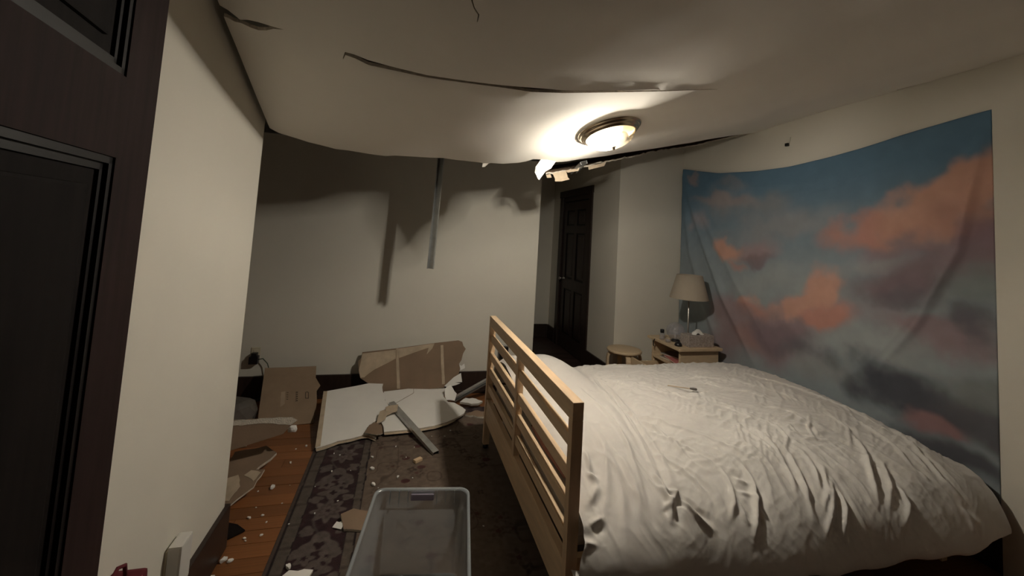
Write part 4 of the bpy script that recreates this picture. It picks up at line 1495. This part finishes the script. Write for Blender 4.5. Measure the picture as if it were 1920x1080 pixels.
rel(plate('torn_paper', [(0.0, -0.022), (0.05, -0.024), (0.101, -0.016), (0.144, -0.008), (0.225, -0.020), (0.30, -0.018), (0.34, -0.03), (0.382, -0.09), (0.36, -0.02), (0.324, 0.0), (0.225, 0.0), (0.144, 0.01), (0.10, 0.003), (0.0, 0.004)], 0.003, mA @ Matrix.Translation((0, 0, -0.009)), ['papr2', 'papr', 'gyp']), wbA)
rel(plate('brown_paper', [(0.359, 0.06), (0.425, 0.11), (0.492, 0.127), (0.481, 0.073), (0.453, -0.027), (0.404, -0.037), (0.367, 0.012)], 0.003, mA @ Matrix.Translation((0, 0, -0.012)), ['papr', 'papr2', 'gyp']), wbA)

mB = three((-0.041, 3.264, 0.045), (0.963, 0.27, 0.0), (-0.268, 0.955, 0.127))
lB = [(-0.003, -0.013), (0.13, -0.033), (0.227, -0.047), (0.366, -0.05), (0.474, -0.034), (0.577, -0.002), (0.657, 0.04), (0.692, 0.085), (0.68, 0.132), (0.641, 0.217), (0.594, 0.245), (0.588, 0.339), (0.649, 0.434), (0.652, 0.526), (0.382, 0.55),
      (0.121, 0.559), (0.106, 0.509), (0.099, 0.391), (0.118, 0.315), (0.124, 0.218), (0.072, 0.207), (0.03, 0.15), (0.005, 0.114), (0.008, 0.053)]
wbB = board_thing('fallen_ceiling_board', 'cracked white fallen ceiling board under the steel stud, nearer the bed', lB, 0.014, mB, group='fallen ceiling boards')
# crack across the board face
rel(strip('crack', [mB @ Vector((a, b, 0.0006)) for a, b in ((0.121, 0.314), (0.196, 0.363), (0.268, 0.409), (0.343, 0.456), (0.361, 0.475), (0.373, 0.528), (0.383, 0.55))],
          [0.002, 0.004, 0.005, 0.005, 0.004, 0.003, 0.003], mB.to_3x3() @ Vector((0.5, -0.8, 0)), 'papr', 0.0005), wbB)
rel(plate('torn_paper', [(-0.003, -0.03), (0.13, -0.052), (0.227, -0.066), (0.366, -0.07), (0.48, -0.052), (0.56, -0.02), (0.474, -0.03), (0.366, -0.045), (0.227, -0.042), (0.13, -0.028), (0.0, -0.008)], 0.003, mB @ Matrix.Translation((0, 0, -0.010)), ['papr2', 'papr', 'gyp']), wbB)

# rubble that props the boards
def chunk(name, c, size, seed, m='gyp', label=None, cat='rubble', rz=0.0, flat=0.5, group=None):
    r = random.Random(seed)
    bm = bmesh.new()
    bmesh.ops.create_icosphere(bm, subdivisions=2, radius=1.0)
    for v in bm.verts:
        n_ = mnoise.noise(v.co * 1.3 + Vector((seed, 0, 0))) * 0.45
        v.co *= 1 + n_
        v.co.x *= size[0]
        v.co.y *= size[1]
        v.co.z = max(-flat, min(flat * 1.0, v.co.z)) / flat * size[2]
    bmesh.ops.transform(bm, matrix=Matrix.Rotation(rz, 4, 'Z'), verts=bm.verts)
    zmin = min(v.co.z for v in bm.verts)
    bmesh.ops.translate(bm, verts=bm.verts, vec=Vector((c[0], c[1], c[2] - zmin)))
    o = bm_obj(name, bm, m)
    if label:
        tag(o, label, cat, group)
    return o


chunk('plaster_chunk', (-0.35, 3.83, 0.0), (0.10, 0.04, 0.055), 3, label='lump of broken plaster under the back edge of the white board', rz=.3)
chunk('plaster_chunk', (0.06, 3.74, 0.0), (0.12, 0.05, 0.040), 5, label='lump of broken plaster under the cracked white board', rz=-.2)
chunk('plaster_chunk', (-0.02, 3.35, 0.008), (0.06, 0.045, 0.012), 8, m='papr', label='brown paper-backed plaster scrap between the two white boards')

# ripped paper scraps in the gap between both boards
g1 = board_thing('torn_board_scrap', 'brown torn board scrap poking up between the two white boards', jag([(0, 0), (0.07, 0.02), (0.12, 0.12), (0.05, 0.10)], 0.006, 0.03, 4), 0.012,
                 three((-0.10, 3.335, 0.070), (1, .35, 0.05), (-.2, 1, 0.5)), ['papr2', 'papr', 'gyp'], cat='board scrap')
g2 = board_thing('torn_board_scrap', 'brown triangular paper scrap lying on the rug in front of the white boards', [(0, 0), (0.08, -0.045), (0.125, -0.035), (0.125, 0.06), (0.085, 0.13), (0.035, 0.10)], 0.004,
                 three((-0.175, 3.215, 0.064), (1, 0.1, 0), (0, 1, 0.06)), ['papr', 'papr2', 'gyp'], cat='board scrap')
g3 = board_thing('torn_board_scrap', 'small pale torn scrap standing at the middle break beside the steel stud', jag([(0, 0), (0.10, 0.0), (0.12, 0.05), (0.02, 0.06)], 0.006, 0.03, 9), 0.010,
                 three((-0.045, 3.42, 0.085), (1, .5, 0.10), (-.1, .5, 1)), ['papr2', 'papr', 'gyp'], cat='board scrap')

# steel studs on the heap
s1 = channel('metal_stud', (0.318, 2.955, 0.03), (-0.005, 3.60, 0.118), 0.045, 0.026, (1, 0.5, 0.1), 'zinc')
tag(s1, 'grey steel stud slanting across the cracked white board onto the rug', 'metal stud')
s2 = channel('metal_stud', (0.53, 3.80, 0.045), (1.10, 3.86, 0.315), 0.045, 0.026, (-0.45, -0.35, 0.9), 'zinc')
tag(s2, 'grey steel stud leaning behind the far headboard post', 'metal stud')

# board leaning against the back wall, brown back facing the room
mL = three((-0.084, 3.88, 0.098), (0.997, 0.0, 0.072), (-0.068, 0.313, 0.947))
lL = [(0.002, -0.02), (0.143, -0.02), (0.533, -0.02), (0.548, 0.0), (0.666, 0.074), (0.686, 0.126), (0.677, 0.169), (0.701, 0.201), (0.718, 0.256), (0.746, 0.296), (0.725, 0.326), (0.715, 0.363), (0.678, 0.379), (0.455, 0.372), (0.112, 0.352), (-0.185, 0.343),
      (-0.193, 0.291), (-0.216, 0.273), (-0.215, 0.246), (-0.209, 0.18), (-0.193, 0.127), (-0.153, 0.098)]
lb = board_thing('leaning_ceiling_board', 'broken ceiling board leaning on the back wall, brown paper side out', lL, 0.016, mL, BMATS)
up_ = Matrix.Translation((0, 0, 0.0016))
for nm, pl in (('pale_band', [(0.107, 0.350), (0.128, 0.351), (0.145, 0.008), (0.118, 0.011)]), ('pale_band', [(0.510, 0.347), (0.535, 0.348), (0.540, 0.008), (0.514, 0.008)])):
    rel(plate(nm, jag(pl, 0.0012, 0.03, 3), 0.0015, mL @ Matrix.Translation((0, 0, .0030)), ['papr2', 'papr', 'gyp']), lb)
rel(plate('torn_paper', [(-0.183, 0.33), (0.105, 0.34), (0.105, 0.265), (0.045, 0.237), (-0.076, 0.188), (-0.135, 0.151), (-0.16, 0.131), (-0.193, 0.13), (-0.208, 0.193), (-0.198, 0.245), (-0.19, 0.29)], 0.0012, mL @ Matrix.Translation((0, 0, .0014)), ['papr2', 'papr', 'gyp']), lb)
rel(plate('torn_paper', [(0.128, 0.347), (0.455, 0.369), (0.433, 0.325), (0.381, 0.277), (0.40, 0.334), (0.332, 0.319), (0.232, 0.292), (0.134, 0.266)], 0.0012, mL @ Matrix.Translation((0, 0, .0014)), ['papr2', 'papr', 'gyp']), lb)
rel(plate('torn_paper', [(0.533, -0.008), (0.621, 0.058), (0.69, 0.089), (0.697, 0.01), (0.634, 0.013), (0.681, 0.001), (0.633, -0.011), (0.561, -0.02)], 0.003, mL @ Matrix.Translation((0, 0, .010)), ['board', 'papr', 'gyp']), lb)
rel(plate('torn_paper', [(0.666, 0.17), (0.698, 0.15), (0.727, 0.168), (0.731, 0.129), (0.689, 0.112)], 0.003, mL @ Matrix.Translation((0, 0, -.004)), ['board', 'papr', 'gyp']), lb)

# chunks by the far headboard post
for i, (poly, o_, xd, yd, lab) in enumerate((
        ([(0, 0), (0.10, -0.03), (0.16, -0.02), (0.20, 0.02), (0.14, 0.06), (0.05, 0.07)], (0.575, 3.70, 0.055), (1, -.15, 0.0), (0.1, 1, 0.12), 'white plaster slab with ragged rim beside the far headboard post'),
        ([(0, 0), (0.07, -0.02), (0.10, 0.04), (0.06, 0.13), (0.0, 0.10)], (0.455, 3.70, 0.075), (1, 0.1, 0.1), (0.1, 1, 0.9), 'pale splintered board end standing behind the cracked white board'),
        ([(0, 0), (0.14, -0.04), (0.24, 0.0), (0.20, 0.05), (0.08, 0.07)], (0.60, 3.52, 0.022), (1, -.1, 0.0), (0.1, 1, 0.05), 'dark crumbled board piece on the rug fringe near the far headboard post'))):
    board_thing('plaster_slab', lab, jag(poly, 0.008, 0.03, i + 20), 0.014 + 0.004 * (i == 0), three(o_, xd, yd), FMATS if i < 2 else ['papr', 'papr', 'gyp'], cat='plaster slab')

# flattened cardboard box leaning on the back wall
K0 = Vector((-0.955, 3.511, 0.006))
mK = three(K0, (0.996, 0.084, 0.0), (-0.070, 0.834, 0.548))
cbx = empty('cardboard_sheet', K0)
tag(cbx, 'flattened brown cardboard box with faint print leaning on the back wall', 'cardboard')
rel(plate('cardboard_panel', [(0.001, -0.001), (0.201, -0.004), (0.384, -0.001), (0.358, 0.258), (0.330, 0.531), (0.128, 0.531), (-0.065, 0.534), (-0.031, 0.252)], 0.005, mK, ['card', 'card', 'card']), cbx)
rel(plate('cardboard_flap', [(0.36, 0.03), (0.388, 0.038), (0.380, 0.202), (0.366, 0.291), (0.388, 0.34), (0.342, 0.419), (0.32, 0.40)], 0.004, mK @ Matrix.Translation((0, 0, -0.012)), ['card', 'papr2', 'card']), cbx)
upk = Matrix.Translation((0, 0, 0.0012))
M['cardlt'] = mat('worn_cardboard', (0.40, 0.30, 0.21), 0.9, var=0.1)
for poly in ([(0.283, 0.275), (0.288, 0.275), (0.297, 0.216), (0.292, 0.217)], [(0.304, 0.273), (0.309, 0.273), (0.318, 0.215), (0.313, 0.215)], [(0.288, 0.279), (0.304, 0.278), (0.305, 0.273), (0.289, 0.274)], [(0.297, 0.221), (0.313, 0.220), (0.314, 0.215), (0.298, 0.216)]):
    rel(plate('printed_mark', poly, 0.001, mK @ upk, ['ink', 'ink', 'ink']), cbx)
for j in range(5):
    z0, x0 = 0.285 - j * 0.019, 0.212 + j * 0.003
    for pl in ([(x0, z0), (x0 + .016, z0 - .002), (x0 + .016, z0 - .006), (x0, z0 - .004)], [(x0, z0 - .009), (x0 + .016, z0 - .006), (x0 + .016, z0 - .010), (x0, z0 - .013)]):
        rel(plate('printed_mark', pl[::-1], 0.0008, mK @ upk, ['ink', 'ink', 'ink']), cbx)
rel(plate('label_scar', jag([(0.105, 0.289), (0.125, 0.156), (0.15, 0.18), (0.146, 0.22), (0.135, 0.295)], 0.002, 0.02, 2), 0.0008, mK @ upk, ['cardlt', 'card', 'card']), cbx)
for j in range(4):
    z0, x0 = 0.285 - j * 0.020, 0.146 + j * 0.003
    rel(plate('printed_mark', [(x0, z0 - .004), (x0 + .013, z0 - .007), (x0 + .013, z0 - .003), (x0, z0)], 0.0008, mK @ upk, ['ink', 'ink', 'ink']), cbx)

# rubble in the recess behind the left wall
p1 = board_thing('broken_board', 'broken board with white ragged edge sticking out past the left wall corner', jag([(0.0, -0.166), (0.08, -0.166), (0.11, 0.0), (0.40, 0.06), (0.475, 0.13), (0.44, 0.155), (0.30, 0.155), (0.20, 0.165), (0.10, 0.16), (0.0, 0.14)], 0.007, 0.04, 31, skip=(0, 2)), 0.014,
                 three((-1.04, 2.86, 0.155), (1, 0.10, 0.02), (0, 0.35, 0.75)), BMATS, cat='board scrap')
rel(plate('white_edge', jag([(0.10, 0.135), (0.30, 0.13), (0.44, 0.105), (0.475, 0.13), (0.44, 0.15), (0.30, 0.16), (0.10, 0.162)], 0.004, 0.03, 6), 0.003, three((-1.04, 2.86, 0.155), (1, 0.10, 0.02), (0, 0.35, 0.75)) @ Matrix.Translation((0, 0, 0.002)), ['gyp', 'gyp', 'gyp']), p1)
chunk('plaster_crumb_big', (-0.60, 2.96, 0.215), (0.026, 0.02, 0.016), 15, m='board', label='white plaster lump on the tip of the broken board', cat='plaster')
bpy.data.objects['plaster_crumb_big'].name = 'plaster_lump'
board_thing('broken_board', 'brown broken board lying under the ragged one behind the left wall', jag([(0, 0), (0.16, 0.02), (0.27, 0.18), (0.20, 0.26), (0.03, 0.24)], 0.008, 0.05, 33), 0.016,
            three((-0.93, 2.782, 0.035), (1, 0.12, 0.02), (-.1, 1, 0.20)), ['papr', 'board', 'gyp'], cat='board scrap')
p3 = board_thing('broken_board', 'brown paper scrap with pale streaks on the wood floor by the left wall corner', jag([(0.0, 0.0), (0.09, -0.03), (0.20, 0.10), (0.23, 0.22), (0.10, 0.25), (0.0, 0.16)], 0.006, 0.04, 35), 0.010,
                 three((-0.90, 2.56, 0.020), (1, 0.1, 0.06), (-.05, 1, 0.22)), ['papr', 'board', 'gyp'], cat='board scrap')
for pl in ([(0.06, 0.04), (0.10, 0.03), (0.13, 0.12), (0.10, 0.21), (0.05, 0.20)], [(0.13, 0.20), (0.19, 0.14), (0.215, 0.20), (0.16, 0.23)]):
    rel(plate('pale_streak', jag(pl, 0.004, 0.02, 5), 0.0012, three((-0.90, 2.56, 0.020), (1, 0.1, 0.06), (-.05, 1, 0.22)) @ Matrix.Translation((0, 0, .0016)), ['papr2', 'papr', 'gyp']), p3)
board_thing('broken_board', 'dark thin board corner on the wood floor against the left wall baseboard end', [(0, 0), (0.10, 0.02), (0.075, 0.075), (0.02, 0.13), (-0.02, 0.10)], 0.008,
            three((-0.735, 2.325, 0.010), (1, 0.5, 0.0), (-.3, 1, 0.12)), ['moul', 'moul', 'moul'], cat='board scrap')
chunk('rubbish_bag', (-1.13, 3.62, 0.0), (0.16, 0.13, 0.085), 41, m='bag', label='crumpled dark grey bag on the floor left of the cardboard', cat='bag', flat=0.7)
board_thing('broken_board', 'upright brown board stub between the dark bag and left wall corner', jag([(0, 0), (0.13, 0.0), (0.14, 0.16), (0.02, 0.17)], 0.006, 0.05, 37), 0.012,
            three((-1.06, 3.22, 0.008), (1, 0.1, 0), (0, 0.3, 1)), ['papr', 'board', 'gyp'], cat='board scrap')

# scrap beside the tote, white scrap at the bottom of the picture
fs_ = board_thing('board_scrap', 'brown board scrap with white edge on the rug beside the plastic tote', jag([(0, 0.10), (0.03, 0.0), (0.12, -0.02), (0.14, 0.10), (0.06, 0.13)], 0.004, 0.04, 51), 0.012,
                  three((-0.215, 2.30, 0.022), (1, 0, 0), (0, 1, 0.12)), ['papr', 'board', 'gyp'], cat='board scrap')
board_thing('board_scrap', 'flat white board scrap on the rug border left of the plastic tote', jag([(0, 0), (0.14, 0.0), (0.15, 0.06), (0.05, 0.075)], 0.005, 0.03, 53), 0.010,
            three((-0.43, 2.005, 0.021), (1, 0, 0), (0, 1, 0)), FMATS, cat='board scrap')
board_thing('board_scrap', 'small curled white paper scrap on the rug near the plastic tote', [(0, 0), (0.05, -0.01), (0.055, 0.02), (0.01, 0.03)], 0.003,
            three((-0.245, 2.335, 0.014), (1, -.3, 0.1), (0, 1, 0.3)), FMATS, cat='board scrap')
bk = box('wood_offcut', -0.028, 0.028, -0.014, 0.014, 0, 0.018, 'pine', None, 0.002)
bk.location = (0.195, 2.89, 0.0085)
bk.rotation_euler = (0, 0, 0.6)
tag(bk, 'little pale wood offcut on the rug beyond the tote', 'offcut')

# crumbs
crumb_spots = [(-0.68, 2.21, 1), (-0.65, 2.2, .8), (-0.63, 2.74, 1), (-0.67, 2.49, .6), (-0.07, 2.67, 1), (-0.09, 2.84, .9), (0.07, 2.73, .6), (-0.21, 2.36, .7), (-0.39, 2.11, .9), (-0.1, 2.98, .6), (-0.61, 2.5, .5), (-0.60, 3.0, .5),
               (-0.55, 3.2, .6), (-0.57, 2.35, .5), (-0.64, 2.34, .5), (-0.33, 2.85, .4), (-0.35, 3.06, .4), (0.33, 3.02, .4), (0.40, 3.2, .4), (0.12, 2.95, .3), (0.45, 3.28, .5), (0.05, 3.1, .35), (-0.25, 2.55, .35), (-0.69, 2.12, .6)]
for _ in range(22):
    crumb_spots.append((random.uniform(-0.70, 0.55), random.uniform(2.1, 3.25), random.uniform(.15, .32)))
cr_me = []
for k in range(3):
    o = chunk('plaster_crumb', (0, 0, 0), (0.016, 0.011, 0.007), 60 + k, m='board')
    cr_me.append(o.data)
    bpy.data.objects.remove(o)
for k, (x, y_, s_) in enumerate(crumb_spots):
    o = link(bpy.data.objects.new('plaster_crumb', cr_me[k % 3]))
    onrug = x > -0.49
    o.location = (x, y_, 0.0082 if onrug else 0.0002)
    o.scale = (s_, s_, s_)
    o.rotation_euler = (0, 0, random.uniform(0, 6))
    tag(o, 'tiny white plaster crumb scattered on the dark rug' if onrug else 'tiny white plaster crumb scattered on the bare wood floor by the left wall', 'crumb', 'plaster crumbs on the rug' if onrug else 'plaster crumbs on the wood floor')

# ================================================================== STORAGE TOTE
tote = empty('storage_tote', (0.13, 1.73, 0.0085))
tote.rotation_euler = (0, 0, math.radians(-8.0))
tag(tote, 'open empty translucent plastic storage tote on the rug in front of the headboard', 'tote')


def rrect(hx, hy, r, n=6):
    pts = []
    for cx, cy, a0 in ((hx - r, hy - r, 0), (-hx + r, hy - r, 90), (-hx + r, -hy + r, 180), (hx - r, -hy + r, 270)):
        for k in range(n + 1):
            a = math.radians(a0 + 90 * k / n)
            pts.append((cx + r * math.cos(a), cy + r * math.sin(a)))
    return pts


def loft(name, rings, m, parent, cap0=False, cap1=False, smooth=True):
    n = len(rings[0])
    vs = [p for r in rings for p in r]
    fs = []
    for i in range(len(rings) - 1):
        for k in range(n):
            a, b = i * n + k, i * n + (k + 1) % n
            fs.append((a, b, b + n, a + n))
    if cap0:
        fs.append(tuple(range(n))[::-1])
    if cap1:
        fs.append(tuple((len(rings) - 1) * n + k for k in range(n)))
    return mesh_obj(name, vs, fs, m, parent, smooth)


HXT, HYT, TH = 0.213, 0.285, 0.350


def ring(hx, hy, r, z):
    return [(a, b, z) for a, b in rrect(hx, hy, r)]


tb_ = loft('tote_body', [ring(0.175, 0.235, .03, 0.012), ring(0.183, 0.243, .035, 0.0), ring(0.186, 0.248, .035, 0.008), ring(0.192, 0.258, .038, 0.27), ring(0.199, 0.266, .04, 0.272), ring(0.201, 0.270, .04, TH)], 'tote', tote, cap0=True)
rm_ = loft('rim', [ring(0.200, 0.269, .04, TH - .004), ring(0.204, 0.273, .042, TH + .003), ring(0.212, 0.283, .046, TH + .002), ring(0.214, 0.286, .047, TH - .010), ring(0.211, 0.283, .046, TH - .012), ring(0.205, 0.275, .043, TH - .004)], 'totedge', tote)
for sx in (-0.145, -0.105, -0.065, 0.065, 0.105, 0.145):
    for sgn in (1, -1):
        box('rib', sx - .0015, sx + .0015, min(sgn * .267, sgn * .281), max(sgn * .267, sgn * .281), 0.275, TH - 0.004, 'totedge', tb_)
for sgn in (1, -1):
    box('handle', -0.052, 0.052, min(sgn * .262, sgn * .292), max(sgn * .262, sgn * .292), 0.305, 0.333, 'lilac', rm_, 0.006)
